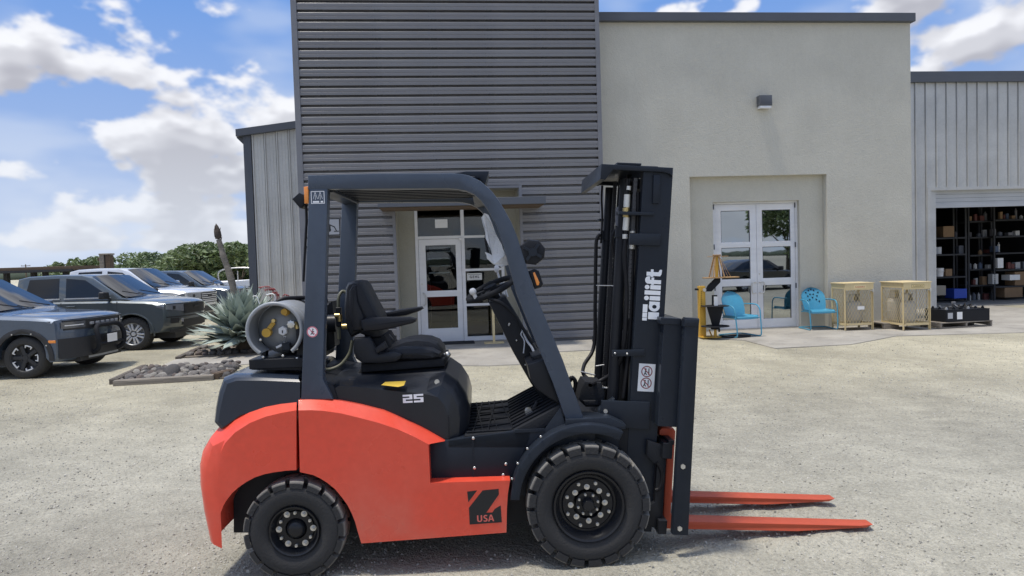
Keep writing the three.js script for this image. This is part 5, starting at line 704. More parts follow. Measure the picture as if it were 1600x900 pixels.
const pickupSpec = (paint, o = {}) => ({
  hw: .945, R: .385, wb: 3.26, ar: .475, sill: .42, nose: .26, tumble: .16, paint, flare: .02, blocky: true, spokes: 6,
  front: [[.60, .42], [.78, .40], [.90, .46], [.955, .56], [.965, .74], [.955, .92], [.93, 1.06]], top: [[.84, 1.12], [.6, 1.16], [.3, 1.185], [.05, 1.195], [-.25, 1.215], [-1.2, 1.23], [-2.42, 1.24], [-3.6, 1.24]], tail: [[-4.18, 1.25], [-4.22, .8], [-4.2, .55], [-3.95, .48]],
  cabin: ahead([[-.55, 1.18], [-.72, 1.23], [-1.35, 1.70], [-1.6, 1.775], [-2.2, 1.795], [-2.75, 1.775], [-2.98, 1.72], [-3.05, 1.23], [-3.05, 1.15]]),
  windows: [ahead([[-.98, 1.27], [-1.52, 1.66], [-1.93, 1.71], [-1.93, 1.26]]), ahead([[-2.08, 1.26], [-2.08, 1.715], [-2.72, 1.70], [-2.82, 1.27]])], windshield: ahead([[-.66, 1.22], [-1.42, 1.735]]), mirror: [-.50, 1.30], seams: [-.30, -1.5, -2.54], handles: [[-1.28, 1.06], [-2.22, 1.06]], brightwork: alloy, ...o });
function pickupFace(g, hw, nose, k, face) { // grille, lamps, bumper of a pickup whose hood lip stands at height k
  const nz = (z, x) => noseZ(Math.abs(z) / hw, x, nose), wrap = (x, y0, y1, z0, z1, off, n = 16) => [grid(n, 2, (u, v) => { const z = mix(z0, z1, u); return [nz(z, x) + off, mix(y0, y1, v), z]; })];
  mesh('grille', wrap(.957, .80 * k, 1.04 * k, -.50, .50, .016), carBlack, g); for (let i = 0; i < 4; i++) mesh('grille_bar', wrap(.957, (.82 + i * .055) * k, (.84 + i * .055) * k, -.49, .49, .024), face, g);
  for (const s of [1, -1]) { mesh('headlight', [grid(12, 3, (u, v) => { const z = s * mix(.52, .925, u), y = mix(mix(.86, .93, u), mix(1.03, 1.04, u), v) * k; return [nz(z, .957) + .02, y, z]; })], lampGlass, g); mesh('lamp_cell', grid(4, 2, (u, v) => { const z = s * mix(.74, .80, u); return [nz(z, .957) + .026, mix(.92, 1.0, v) * k, z]; }), carBlack, g); mesh('headlight_side', slab([[.54, .985 * k], [.72, .93 * k], [.72, 1.035 * k], [.55, 1.03 * k]], s * hw - .012, s * hw + .012, .003), lampGlass, g); mesh('fog_lamp', wrap(.957, .60 * k, .72 * k, s * .66, s * .84, .016, 6), carBlack, g); mesh('tow_hook', wrap(.957, .62 * k, .70 * k, s * .58, s * .64, .05, 3), chrome, g); }
  mesh('lower_grille', wrap(.955, .50 * k, .66 * k, -.55, .55, .018), carBlack, g); mesh('bumper_line', wrap(.962, .735 * k, .76 * k, -.92, .92, .014), carBlack, g); mesh('air_dam', wrap(.93, .38 * k, .45 * k, -.85, .85, .02), carBlack, g);
  mesh('badge', box2(.985, .995, .925 * k, .965 * k, -.11, .11, .004), carBlack, g);
}
{
  const g = vehicle('parked_pickup', 'dark grey crew cab pickup with bright alloy wheels, parked behind the blue grey SUV', 'pickup truck', pickupSpec(paintOf([.105, .125, .135])));
  g.scale.y = .935; WORLD.put(g, -8.20, 0, -15.25 - .945, 0); pickupFace(g, .945, .26, 1, carBlack);
  const w = vehicle('parked_pickup', 'white crew cab pickup parked beyond the dark grey pickup', 'pickup truck', pickupSpec(paintOf([.76, .78, .80]), { wb: 3.7, R: .40, ar: .49, mirrorPaint: chrome, hw: 1.0 }));
  w.scale.set(1.02, 1.02, 1.02); WORLD.put(w, -9.85, 0, -20.8, 0); pickupFace(w, 1.0, .26, 1, chrome);
  const d = vehicle('parked_pickup', 'slate blue pickup parked farthest back between the white pickup and the agave', 'pickup truck', pickupSpec(paintOf([.085, .115, .155]), { wb: 3.6, R: .40, ar: .49, hw: 1.0 }));
  d.scale.set(1.0, .955, 1.0); WORLD.put(d, -10.5, 0, -25.5, 0); pickupFace(d, 1.0, .26, 1, chrome);
  const e = vehicle('parked_pickup', 'far white pickup mostly hidden behind the SUV at the left photo edge', 'pickup truck', pickupSpec(paintOf([.74, .74, .73]), { wb: 3.6, hw: 1.0 })); WORLD.put(e, -20.6, 0, -26.5, 0); pickupFace(e, 1.0, .26, 1, chrome);
  const s = vehicle('parked_car', 'dark sedan standing across the lot, seen mirrored in the double doors', 'car', { hw: .92, R: .33, wb: 2.8, ar: .39, sill: .26, nose: .4, tumble: .26, paint: paintOf([.012, .013, .016]), flare: .02, spokes: 6,
    front: [[.5, .25], [.8, .25], [.92, .35], [.95, .5], [.93, .66]], top: [[.8, .74], [.4, .84], [-.1, .92], [-.5, .95], [-2.9, .99]], tail: [[-3.75, .97], [-3.85, .8], [-3.8, .4], [-3.5, .3]],
    cabin: [[-.3, .92], [-.4, .96], [-1.1, 1.34], [-1.6, 1.43], [-2.2, 1.42], [-2.8, 1.28], [-3.4, 1.0], [-3.4, .92]], windows: [[[-.8, .98], [-1.3, 1.32], [-1.75, 1.36], [-1.75, .98]], [[-1.85, .98], [-1.85, 1.36], [-2.3, 1.34], [-2.8, 1.02]]], windshield: [[-.4, .96], [-1.2, 1.36]], mirror: [-.7, 1.0], seams: [-.5, -1.8, -2.9], handles: [[-1.6, .85], [-2.6, .87]] });
  WORLD.put(s, 15.6, 0, .3, -.28);
}
{ // trailer deck, posts and poles beyond the vehicles
  const t = thing('flatbed_trailer', 'long dark flatbed trailer deck raised behind the parked vehicles at the left', 'trailer'); WORLD.put(t, 0, 0, 0);
  const z = -31, a = WORLD.at(-60, 424, z), c = WORLD.at(112, 424, z), y1 = WORLD.at(40, 417.5, z).y, y0 = WORLD.at(40, 426, z).y;
  mesh('deck', box2(a.x, c.x, y0 + .08, y1, z - 2.4, z, .01), M.brownWood, t); mesh('side_rail', [box2(a.x, c.x, y0, y0 + .10, z - .1, z + .03), box2(a.x, c.x, y0, y0 + .10, z - 2.4, z - 2.3)], carBlack, t);
  for (const px of [-20, 24, 43, 76]) mesh('support', box2(WORLD.at(px, 430, z).x - .09, WORLD.at(px, 430, z).x + .09, 0, y0, z - 1.3, z - 1.1), carBlack, t);
  for (const x of [a.x + 1.2, a.x + 2.3]) mesh('wheel', [disc(.5, .3, x, .5, z - .3, 'z', 20), disc(.5, .3, x, .5, z - 2.1, 'z', 20)], carTyre, t);
  const k = thing('timber_post', 'pair of weathered dark timber posts with a cap rising above the white pickup', 'timber posts'); const zp = -27, q = (px, py) => WORLD.at(px, py, zp); WORLD.put(k, 0, 0, 0);
  mesh('post', box2(q(155, 410).x, q(162.5, 410).x, 0, q(160, 398).y, zp - .25, zp, .02), M.greyWood, k); mesh('post', box2(q(164.5, 410).x, q(172.5, 410).x, 0, q(168, 398.5).y, zp - .25, zp, .02), M.brownWood, k); mesh('cap', box2(q(154, 398).x, q(173, 398).x, q(160, 398.5).y, q(160, 396).y, zp - .28, zp + .02, .02), M.greyWood, k); mesh('bracket', box2(q(151, 405).x, q(155, 405).x, q(150, 408).y, q(150, 403).y, zp - .2, zp - .05), M.brownWood, k);
  for (const [px, py, zz, l] of [[94.5, 410, -120, 'utility pole with a crossarm, right of the pair on the far horizon'], [40, 413, -170, 'small utility pole, left of the pair on the far horizon']]) { const o = thing('utility_pole', l, 'utility pole'), p = WORLD.at(px, py, zz); WORLD.put(o, p.x, 0, p.z); mesh('pole', bar(V(0, 0, 0), V(0, p.y, 0), .16, 8, .11), M.brownWood, o); mesh('crossarm', box2(-1.1, 1.1, p.y - .45, p.y - .3, -.07, .07), M.brownWood, o); mesh('insulator', [-1, 0, 1].map((x) => disc(.06, .2, x, p.y - .2, 0, 'y', 8)), M.frame, o); }
  const bt = thing('boat_trailer', 'small white boat hull on a trailer between the trees and the shed corner', 'boat'); const zb = -27, p = WORLD.at(388, 440, zb); WORLD.put(bt, p.x, 0, zb); mesh('hull', loft([-.7, -.5, 0, .5, .7].map((zz) => ({ z: zz, pts: [[-1.2, p.y + .05 - .1 * Math.abs(zz)], [-.8, p.y - .3 + .3 * zz * zz], [.6, p.y - .3 + .3 * zz * zz], [1.1 - .6 * zz * zz, p.y + .1]] }))), M.white, bt); mesh('rail', [tube([V(-.9, p.y, .5), V(-.9, p.y + .4, .5), V(.6, p.y + .45, .5), V(.9, p.y + .1, .3)], .025, 6), bar(V(-.2, p.y, .5), V(-.2, p.y + .42, .5), .02), bar(V(.3, p.y, .5), V(.3, p.y + .44, .5), .02)], M.zinc, bt); mesh('trailer_frame', [box2(-1.2, 1.6, p.y - .55, p.y - .4, -.5, .5), box2(-.4, .2, 0, p.y - .5, -.6, .6)], carBlack, bt);
}

// ------------------------------------------------------------------ trees beyond the lot
const leafMat = [[.16, .22, .09], [.19, .25, .11], [.115, .17, .085]].map((c) => phys(c, .7, { transmission: .35, thickness: 0, side: THREE.DoubleSide, vertexColors: true })), bark = std([.13, .11, .085], .95, { map: T.wood });
function makeTree(label, x, z, h, w, n, seed, kind, leaf, group) {
  const t = thing('tree', label, 'tree', group), r = rng(seed), q = (a, c) => a + (c - a) * r(); WORLD.put(t, x, 0, z);
  const limbs = [bar(V(0, 0, 0), V(q(-.1, .1), h * .4, q(-.1, .1)), .035 * h, 8, .022 * h)], clumps = [];
  const nc = 15 + ((r() * 8) | 0);
  for (let i = 0; i < nc; i++) { const a = q(0, 6.28), e = q(0, 1), rad = w * .5 * Math.sqrt(q(.08, 1)) * (1 - .45 * e * e), c = V(rad * Math.cos(a), h * (.26 + .66 * e), rad * Math.sin(a)); clumps.push([c, q(.34, 1.1) * .26 * Math.min(w, h)]); if (i < 8) limbs.push(bar(V(0, h * q(.2, .4), 0), c, .012 * h, 5, .004 * h)); }
  mesh('trunk', limbs, bark, t);
  const pos = [], col = [];
  for (let i = 0; i < n; i++) { const [c, s] = clumps[(r() * clumps.length) | 0], d = V(q(-1, 1), q(-1, 1), q(-1, 1)); if (d.length() > 1) { i--; continue; } const L = d.length(); d.multiplyScalar(L ? Math.pow(L, .5) / L : 1); const p = c.clone().add(d.multiplyScalar(s).multiply(V(1.15, .8, 1.15))); if (p.y < h * .12) p.y = h * q(.12, .3);
    const u = V(q(-1, 1), q(-.6, .6), q(-1, 1)).normalize(), v = V(q(-1, 1), q(-1, 1), q(-1, 1)).cross(u).normalize(), l = leaf * q(.6, 1.3), k = q(.55, 1.35); u.multiplyScalar(l); v.multiplyScalar(l * .42);
    const A = p.clone().sub(u), Bq = p.clone().add(v), C = p.clone().add(u), Dq = p.clone().sub(v); for (const e of [A, Bq, C, A, C, Dq]) { pos.push(e.x, e.y, e.z); col.push(k, k * q(.97, 1.03), k * .95); } }
  const g = new THREE.BufferGeometry(); g.setAttribute('position', new THREE.BufferAttribute(new Float32Array(pos), 3)); g.setAttribute('color', new THREE.BufferAttribute(new Float32Array(col), 3)); g.computeVertexNormals(); mesh('crown', g, leafMat[kind], t); return t;
}
{
  const spots = [[120, 407, -62, 'pale green low tree at the left end of the far tree line', 1, 9], [141, 404, -66, 'second low tree from the left end of the far tree line', 0, 8], [186, 401, -58, 'low green tree just right of the timber posts', 0, 9], [212, 398.5, -60, 'rounded low tree behind the roof of the white pickup', 1, 9], [240, 400, -57, 'third low tree right of the timber posts', 0, 9], [268, 402, -60, 'low tree behind the windshield of the white pickup', 2, 9], [292, 403, -58, 'low tree left of the taller dark clump', 0, 8],
    [318, 392, -42, 'leafy tree left of the leaning agave stalk', 1, 6.5], [345, 386, -39, 'bushy tree directly behind the leaning agave stalk', 0, 6.5], [376, 377, -38, 'tallest dark green tree beside the corner of the shed', 0, 7], [400, 380, -42, 'dark tree partly hidden behind the metal shed', 2, 7]];
  spots.forEach(([px, py, z, l, k, w], i) => { const p = WORLD.at(px, py, z); makeTree(l, p.x, z, p.y * 1.03, w * .9, i > 6 ? 6500 : 4200, 300 + i, k, i > 6 ? .17 : .19); });
  makeTree('broad tree across the lot, seen mirrored in the double doors', 25, 14, 5.6, 6.5, 5200, 411, 0, .2); makeTree('smaller tree across the lot at the edge of the mirrored sky', 17.5, 17, 3.6, 3.2, 2600, 412, 1, .26);
  const far = new THREE.InstancedMesh(new THREE.IcosahedronGeometry(1, 1), std([.05, .066, .045], 1), 900), o = new THREE.Object3D(); // the hazy scrub along the horizon, too far to tell apart
  for (let i = 0; i < 900; i++) { const a = (i / 900) * Math.PI * 2, d = 420 + 160 * hash(i, 1, 5); o.position.set(d * Math.sin(a), .5, -d * Math.cos(a)); o.scale.set(5 + 6 * hash(i, 2, 5), 1.6 + 3.2 * hash(i, 3, 5), 5 + 6 * hash(i, 4, 5)); o.rotation.y = i; o.updateMatrix(); far.setMatrixAt(i, o.matrix); }
  far.name = 'distant_scrub'; far.castShadow = far.receiveShadow = true; far.userData = { kind: 'stuff', label: 'low distant scrub along the flat horizon', category: 'scrub' }; scene.add(far);
}
// ------------------------------------------------------------------ planting beds by the walkway
const bedY = .03, agaveAt = bg(382, 549, bedY);
{
  const agaveMat = phys([.33, .385, .335], .65, { vertexColors: true, side: THREE.DoubleSide, map: T.dirt }), dryMat = phys([.30, .325, .26], .75, { vertexColors: true, side: THREE.DoubleSide, map: T.dirt });
  const leafGeo = (L, w, curl, wav, seed) => { const pos = [], col = [], r = rng(seed), nu = 12, nv = 4, pt = (i, j, under) => { const u = i / nu, v = j / nv * 2 - 1, ww = w * (.62 + .9 * u - 1.55 * u * u + .03) * (1 - Math.pow(u, 5)), ch = (.20 * v * v) * ww * (1 - .3 * u), b = curl * u * u * L; return [v * ww * .5, L * u - .15 * b * Math.sign(curl), ch + b + wav * Math.sin(u * 11 + seed) * Math.abs(v) * w - (under ? .018 * (1 - u) * (1 - v * v) + .002 : 0)]; };
    const put = (i, j, un) => { pos.push(...pt(i, j, un)); const u = i / nu, k = .82 + .3 * u + (j === 0 || j === nv ? .12 : 0) + .1 * (hash(i, j, seed) - .5), tip = i === nu ? .45 : 1; col.push(k * tip, k * tip, k * tip); };
    for (const un of [0, 1]) for (let i = 0; i < nu; i++) for (let j = 0; j < nv; j++) { const q = [[i, j], [i + 1, j], [i + 1, j + 1], [i, j], [i + 1, j + 1], [i, j + 1]]; if (un) q.reverse(); for (const [a, c] of q) put(a, c, un); }
    const g = new THREE.BufferGeometry(); g.setAttribute('position', new THREE.BufferAttribute(new Float32Array(pos), 3)); g.setAttribute('color', new THREE.BufferAttribute(new Float32Array(col), 3)); g.computeVertexNormals(); return boxUV(toCreasedNormals(g, 1.0)); };
  const ag = thing('agave', 'large grey green agave rosette with drooping lower leaves beside the parked pickups', 'agave'); B.put(ag, agaveAt.x, bedY, agaveAt.z);
  const gs = [leafGeo(1.0, .34, .10, .0, 1), leafGeo(.93, .35, -.08, .0, 2), leafGeo(.88, .32, .14, .01, 3)], N = 112, r = rng(31);
  for (let i = 0; i < N; i++) { const m = new THREE.Mesh(gs[i % 3], agaveMat); m.name = 'leaf'; m.castShadow = m.receiveShadow = true; const t = i / N, a = i * 2.39996, e = mix(-4, 82, Math.pow(t, .8)) * D + (r() - .5) * .10, s = mix(1.04, .80, t) * (.92 + .16 * r());
    m.rotation.order = 'YXZ'; m.rotation.set(Math.PI / 2 - e, a, (r() - .5) * .3); m.scale.setScalar(s); m.position.set(Math.sin(a) * .10 * (1 - t), .34 + .24 * t, Math.cos(a) * .10 * (1 - t)); ag.add(m); }
  const dg = [leafGeo(1.0, .34, -.22, .10, 4), leafGeo(.92, .32, -.30, .12, 5)];
  for (let i = 0; i < 24; i++) { const m = new THREE.Mesh(dg[i % 2], i % 4 ? dryMat : agaveMat); m.name = 'lower_leaf'; m.castShadow = m.receiveShadow = true; const a = i * 2.39996 + .4, e = mix(-6, -24, (i % 5) / 4) * D; m.rotation.order = 'YXZ'; m.rotation.set(Math.PI / 2 - e, a, (r() - .5) * .5); m.scale.setScalar(.9 + .25 * r()); m.position.set(Math.sin(a) * .12, .42 - .004 * i, Math.cos(a) * .08); ag.add(m); }
  mesh('stem', bar(V(0, 0, 0), V(0, .55, 0), .16, 12, .12), bark, ag);
  // the old flower stalk
  const zs = agaveAt.z - .9, q = (px, py) => b(px, py, zs), st = thing('agave_stalk', 'bare grey agave flower stalk with a pointed bud leaning above the agave', 'flower stalk'); B.put(st);
  const base = V(q(372, 500).x, 0, zs), p1 = V(q(364, 448).x, q(364, 448).y, zs), p2 = V(q(349, 400).x, q(349, 400).y, zs), p3 = V(q(341.5, 374).x, q(341.5, 374).y, zs), tp = V(q(337.5, 349).x, q(337.5, 349).y, zs);
  const wob = (pts, r0, r1) => { const c = new THREE.CatmullRomCurve3(pts); const out = []; for (let i = 0; i < 20; i++) out.push(bar(c.getPoint(i / 20), c.getPoint((i + 1.02) / 20), mix(r0, r1, i / 20) * (1 + .08 * Math.sin(i * 5)), 10, mix(r0, r1, (i + 1) / 20) * (1 + .08 * Math.sin((i + 1) * 5)))); return out; };
  mesh('stem', wob([base, p1, p2, p3], .085, .05), M.greyWood, st);
  { const l = tp.clone().sub(p3), n = l.length(); const g = lathe([[.001, 0], [.055, .02], [.075, n * .2], [.07, n * .5], [.04, n * .8], [.001, n]], 12); g.applyQuaternion(new THREE.Quaternion().setFromUnitVectors(V(0, 1, 0), l.clone().normalize())).translate(...p3.toArray()); mesh('bud', g, std([.13, .11, .10], .9, { map: T.wood }), st); for (let i = 0; i < 7; i++) { const a = i * 2.4, y = i / 7; const s = p3.clone().addScaledVector(l, y * .8); mesh('bract', new THREE.ConeGeometry(.022, .1, 5).applyQuaternion(new THREE.Quaternion().setFromUnitVectors(V(0, 1, 0), V(Math.cos(a) * .4, 1, Math.sin(a) * .4).normalize())).translate(s.x + Math.cos(a) * .06, s.y + .02, s.z + Math.sin(a) * .06), M.brownWood, st); } }
  // red flowering yucca by the shed
  const yz = -1.6, yq = (px, py) => b(px, py, yz), yu = thing('red_yucca', 'red flowering yucca with thin arching stalks in front of the metal shed', 'yucca'), yb = yq(440, 530); B.put(yu);
  const red = std([.42, .10, .10], .7), gr = std([.12, .15, .10], .8, { side: THREE.DoubleSide });
  for (let i = 0; i < 44; i++) { const a = r() * 6.28, l = .55 + .3 * r(), o = V(yb.x + (r() - .5) * .15, 0, yz + (r() - .5) * .15); mesh('leaf', [bar(o, V(o.x + Math.cos(a) * l * .45, l * .8, o.z + Math.sin(a) * l * .45), .012, 4, .008), bar(V(o.x + Math.cos(a) * l * .45, l * .8, o.z + Math.sin(a) * l * .45), V(o.x + Math.cos(a) * l * .8, l * .98, o.z + Math.sin(a) * l * .8), .008, 4, .002)], gr, yu); }
  for (const [px, py, c] of [[404, 449, 1], [412, 453, .6], [420, 452, .9], [426, 458, .4], [433, 461, .7], [452, 462, .3], [458, 468, .2], [416, 462, .5]]) { const e = yq(px, py), o = V(yb.x, .2, yz), m = V(mix(o.x, e.x, .45), Math.max(e.y * .86, .5) + .18, yz); mesh('flower_stalk', tube([o, V(mix(o.x, e.x, .2), m.y * .7, yz), m, e], .008, 5, 30), red, yu); const cv = new THREE.CatmullRomCurve3([m, e]); for (let k = 0; k < 9; k++) { const p = cv.getPoint(k / 9); mesh('flower', new THREE.ConeGeometry(.012, .05, 5).rotateX(Math.PI + (r() - .5)).translate(p.x + (r() - .5) * .05, p.y - .02, p.z + (r() - .5) * .05), red, yu); } }
  for (const [l, pts] of [['bent white wire stake, left of the pair beside the agave', [[392, 465], [400, 462.5], [408, 490], [410, 520]]], ['bent white wire stake, right of the pair by the red yucca', [[416, 460.5], [428, 460], [430, 480], [431, 520]]]]) lone('wire_stake', tube(pts.map(([px, py]) => { const v = b(px, py, -.2).applyMatrix4(B.m); return v; }), .011, 6, 40), M.white, l, 'wire stake');
  // beds, edging and rocks
  const soil = std([.22, .185, .145], 1, { map: T.dirt, bumpMap: T.fine, bumpScale: .01 }), bed = (pts) => { const m = struct('planting_bed', slab(pts.map((p) => [p.x, -p.z]), -.1, bedY).rotateX(-Math.PI / 2), soil); B.put(m); };
  const f0 = bg(183, 598), f1 = bg(226, 579), f2 = bg(376, 570.5), f3 = bg(356, 590); bed([f0, f3, f2, f1]);
  const k0 = bg(279, 559), k1 = bg(318, 543), k2 = bg(470, 536), k3 = bg(470, 550); bed([k0, k3, k2, k1]);
  const log = (name, a, c, h, d, mt, lab, rot = 0) => { const dv = V(c.x - a.x, 0, c.z - a.z), l = dv.length(), m = lone(name, [bx(l, h, d, 0, h / 2, 0, .012), bx(l * .96, h * .15, d * .5, 0, h * 1.0, 0, .006)], mt, lab, 'landscape timber'); m.position.set((a.x + c.x) / 2, 0, (a.z + c.z) / 2).applyMatrix4(B.m); m.rotation.y = B.rot + Math.atan2(-dv.z, dv.x) + rot; };
  log('landscape_timber', bg(178, 601), bg(334, 591.5), .085, .11, M.greyWood, 'long grey landscape timber along the front of the near rock bed'); log('landscape_timber', bg(177, 599), bg(226, 576), .09, .12, std([.20, .18, .16], .9, { map: T.wood }), 'short dark landscape timber at the left end of the near rock bed'); log('landscape_timber', bg(336, 591), bg(358, 585), .10, .12, M.brownWood, 'short brown timber at the right end of the near rock bed'); log('landscape_timber', bg(278, 561), bg(317, 543), .07, .10, std([.20, .18, .16], .9, { map: T.wood }), 'dark timber along the left edge of the agave bed');
  const rockGeos = Array.from({ length: 7 }, (_, s) => { const g = new THREE.IcosahedronGeometry(1, 2), p = g.attributes.position; for (let i = 0; i < p.count; i++) { const x = p.getX(i), y = p.getY(i), z = p.getZ(i), k = 1 + .26 * (fbm(x * 1.3 + s * 7 + 5, y * 1.3 + z * 1.1 + 5, 2, 0, 200 + s) - .5) * 2; p.setXYZ(i, x * k, y * k, z * k); } return boxUV(toCreasedNormals(clean(g), 1.4)); });
  const rockMats = [[.155, .138, .126], [.20, .183, .165], [.095, .09, .087], [.31, .29, .255], [.14, .112, .097], [.175, .16, .148]].map((c) => std(c, .85, { map: T.dirt, bumpMap: T.fine, bumpScale: .004 }));
  const tone = ['grey brown', 'light grey', 'charcoal', 'pale tan', 'reddish brown', 'mid grey'], rowWord = ['front', 'second', 'third', 'fourth', 'fifth', 'rear'];
  const rock = (x, y, z, s, sq, k, lab, grp, row) => { const q = k ?? (r() * 6) | 0, m = new THREE.Mesh(rockGeos[(r() * 7) | 0], rockMats[q]); if (grp) { lab = `${tone[q]} ${s > .062 ? 'large' : 'small'} rock in the ${row} row ${lab}`; grp = `${tone[q]} ${s > .062 ? 'large' : 'small'} rocks of the ${row} row ${grp}`; } m.castShadow = m.receiveShadow = true; m.name = numbered('river_rock'); tag(m, lab, 'rock', grp); m.position.set(x, y, z).applyMatrix4(B.m); m.rotation.set(r() * .5, r() * 6, r() * .5); m.scale.set(s, s * sq, s * (.7 + .3 * r())); scene.add(m); };
  const quad = (a, c, d, e, u, v) => { const t = V(mix(a.x, c.x, u), 0, mix(a.z, c.z, u)), w = V(mix(e.x, d.x, u), 0, mix(e.z, d.z, u)); return V(mix(t.x, w.x, v), 0, mix(t.z, w.z, v)); };
  const gA = 'of the near bed', gB = 'under the agave';
  for (let j = 0; j < 6; j++) for (let i = 0; i < 21; i++) { const p = quad(f0, f3, f2, f1, (i + .2 + .6 * r() + (j % 2) * .3) / 21, (j + .35 + .4 * r()) / 6); rock(p.x, bedY + .02 + .012 * j * r(), p.z,   .042 + .04 * r(), .5 + .25 * r(), undefined, 'of the timber edged bed before the walkway', gA, rowWord[j]); }
  for (let j = 0; j < 4; j++) for (let i = 0; i < 17; i++) { const p = quad(k0, k3, k2, k1, (i + .2 + .6 * r()) / 17, (j + .3 + .4 * r()) / 4); rock(p.x, bedY + .025, p.z, .042 + .04 * r(), .5 + .25 * r(), undefined, 'under the drooping leaves of the agave', gB, rowWord[j]); }
  { const p = bg(269, 583, .08); rock(p.x, .10, p.z, .155, .62, 2, 'largest dark rounded rock in the near bed'); const q1 = bg(256, 587, .06); rock(q1.x, .06, q1.z, .09, .6, 3, 'pale flat rock left of the largest dark rock'); const q2 = bg(279, 588, .06); rock(q2.x, .06, q2.z, .075, .6, 3, 'pale flat rock below the largest dark rock'); }
}

// ------------------------------------------------------------------ things along the stucco wall
function gasCage(label, sx0, sx1, top, word, wcol, depth, turn) {
  const t = thing('cylinder_cage', label, 'gas cage'), p0 = bg(sx0, 516.5), p1 = bg(sx1, 516.5), w = Math.hypot(p1.x - p0.x, 0), h = b((sx0 + sx1) / 2, top, p0.z).y - SL, z0 = p0.z; B.put(t, p0.x, SL, z0, turn);
  const leg = .10, s = .035; t.userData.size = undefined; delete t.userData.size;
  for (const x of [0, w - s]) for (const z of [-s, -depth]) mesh('post', [box2(x, x + s, 0, h - .02, z, z + s * .25), box2(x === 0 ? 0 : x + s * .75, x === 0 ? s * .25 : x + s, 0, h - .02, z + s * .25, z + s)], M.cream, t);
  mesh('roof_sheet', box2(-.02, w + .02, h - .02, h, -depth - .02, .015, .003), M.cream, t); const head = mesh('header', box2(0, w, h - .15, h - .022, .002, .010), M.cream, t);
  mesh('rail', [box2(s, w - s, leg, leg + .045, -.006, .004), box2(s, w - s, leg, leg + .04, -depth, -depth + .01), box2(0.001, .01, leg, leg + .04, -depth, -.001), box2(w - .01, w - .001, leg, leg + .04, -depth, -.001)], M.cream, t); mesh('side_header', box2(0.001, .01, h - .12, h - .03, -depth + s, -s), M.cream, t); mesh('floor_sheet', box2(.01, w - .01, leg + .01, leg + .016, -depth + .012, -.008), M.cream, t);
  const lattice = (W, H) => { const o = [], c = .068, a = [], dx = c * .55; for (let x = -H; x < W; x += c) for (const k of [1, -1]) { let x0 = x, y0 = 0, x1 = x + H * .55, y1 = H; if (x1 < 0 || x0 > W) continue; if (x0 < 0) { y0 = -x0 / .55; x0 = 0; } if (x1 > W) { y1 = (W - x) / .55; x1 = W; } const f = (q) => k > 0 ? q : W - q; o.push(beam(V(f(x0), y0, k * .0018), V(f(x1), y1, k * .0018), .006, .004)); } return o; };
  const mm = std([.56, .47, .28], .6), mk = (g) => { const m = mesh('mesh_panel', g, mm, t); m.userData.kind = 'stuff'; return m; };
  mk(join(lattice(w - 2 * s, h - .15 - leg - .045)).translate(s, leg + .045, -.004)); mk(join(lattice(depth - 2 * s, h - .05 - leg)).rotateY(Math.PI / 2).translate(.006, leg + .04, -s)); mk(join(lattice(depth - 2 * s, h - .05 - leg)).rotateY(Math.PI / 2).translate(w - .006, leg + .04, -s)); mk(join(lattice(w - 2 * s, h - .05 - leg)).translate(s, leg + .04, -depth + .012));
  const c = document.createElement('canvas'); c.width = 256; c.height = 64; const x = c.getContext('2d'); x.fillStyle = wcol[1]; x.fillRect(0, 0, 256, 64); x.fillStyle = wcol[0]; x.font = 'bold 34px sans-serif'; x.textAlign = 'center'; x.textBaseline = 'middle'; x.fillText(word, 128, 34); if (wcol[2]) { x.strokeStyle = wcol[0]; x.lineWidth = 5; x.strokeRect(3, 3, 250, 58); }
  const tx = new THREE.CanvasTexture(c); tx.colorSpace = THREE.SRGBColorSpace; mesh('lettering', new THREE.PlaneGeometry(.27, .07).translate(w * .52, h - .085, .0115), new THREE.MeshStandardMaterial({ map: tx, roughness: .6 }), head, true);
  mesh('latch', [bx(.03, .07, .03, w - .02, h - .17, .02, .004), bar(V(w - .08, h - .17, .02), V(w - .01, h - .17, .02), .008)], M.zinc, t);
  return { t, w, h, z0, x0: p0.x, leg, depth, turn };
}
function gasBottle(label, cage, lx, lz, r, hh) {
  const t = thing('gas_bottle', label, 'gas bottle'), v = V(lx, 0, lz).applyAxisAngle(V(0, 1, 0), cage.turn); B.put(t, cage.x0 + v.x, SL + cage.leg + .018, cage.z0 + v.z, cage.turn);
  mesh('tank', lathe([[r * .72, 0], [r * .74, .03], [r * .9, .05], [r, .1], [r, hh * .62], [r * .93, hh * .70], [r * .6, hh * .77], [.001, hh * .79]], 28), M.gasGrey, t); mesh('collar', grid(24, 1, (u, w) => { const a = mix(.6, 5.7, u) + 1.5; return [r * .58 * Math.cos(a), mix(hh * .74, hh, w), r * .58 * Math.sin(a)]; }), std([.50, .47, .41], .5, { side: THREE.DoubleSide }), t); mesh('valve', [disc(.022, .10, 0, hh * .84, 0, 'y', 10), disc(.032, .02, 0, hh * .92, 0, 'y', 12)], M.brass, t); mesh('weld_band', lathe([[r - .001, hh * .36], [r + .004, hh * .365], [r + .004, hh * .38], [r - .001, hh * .385]], 28), M.gasGrey, t); return t;
}
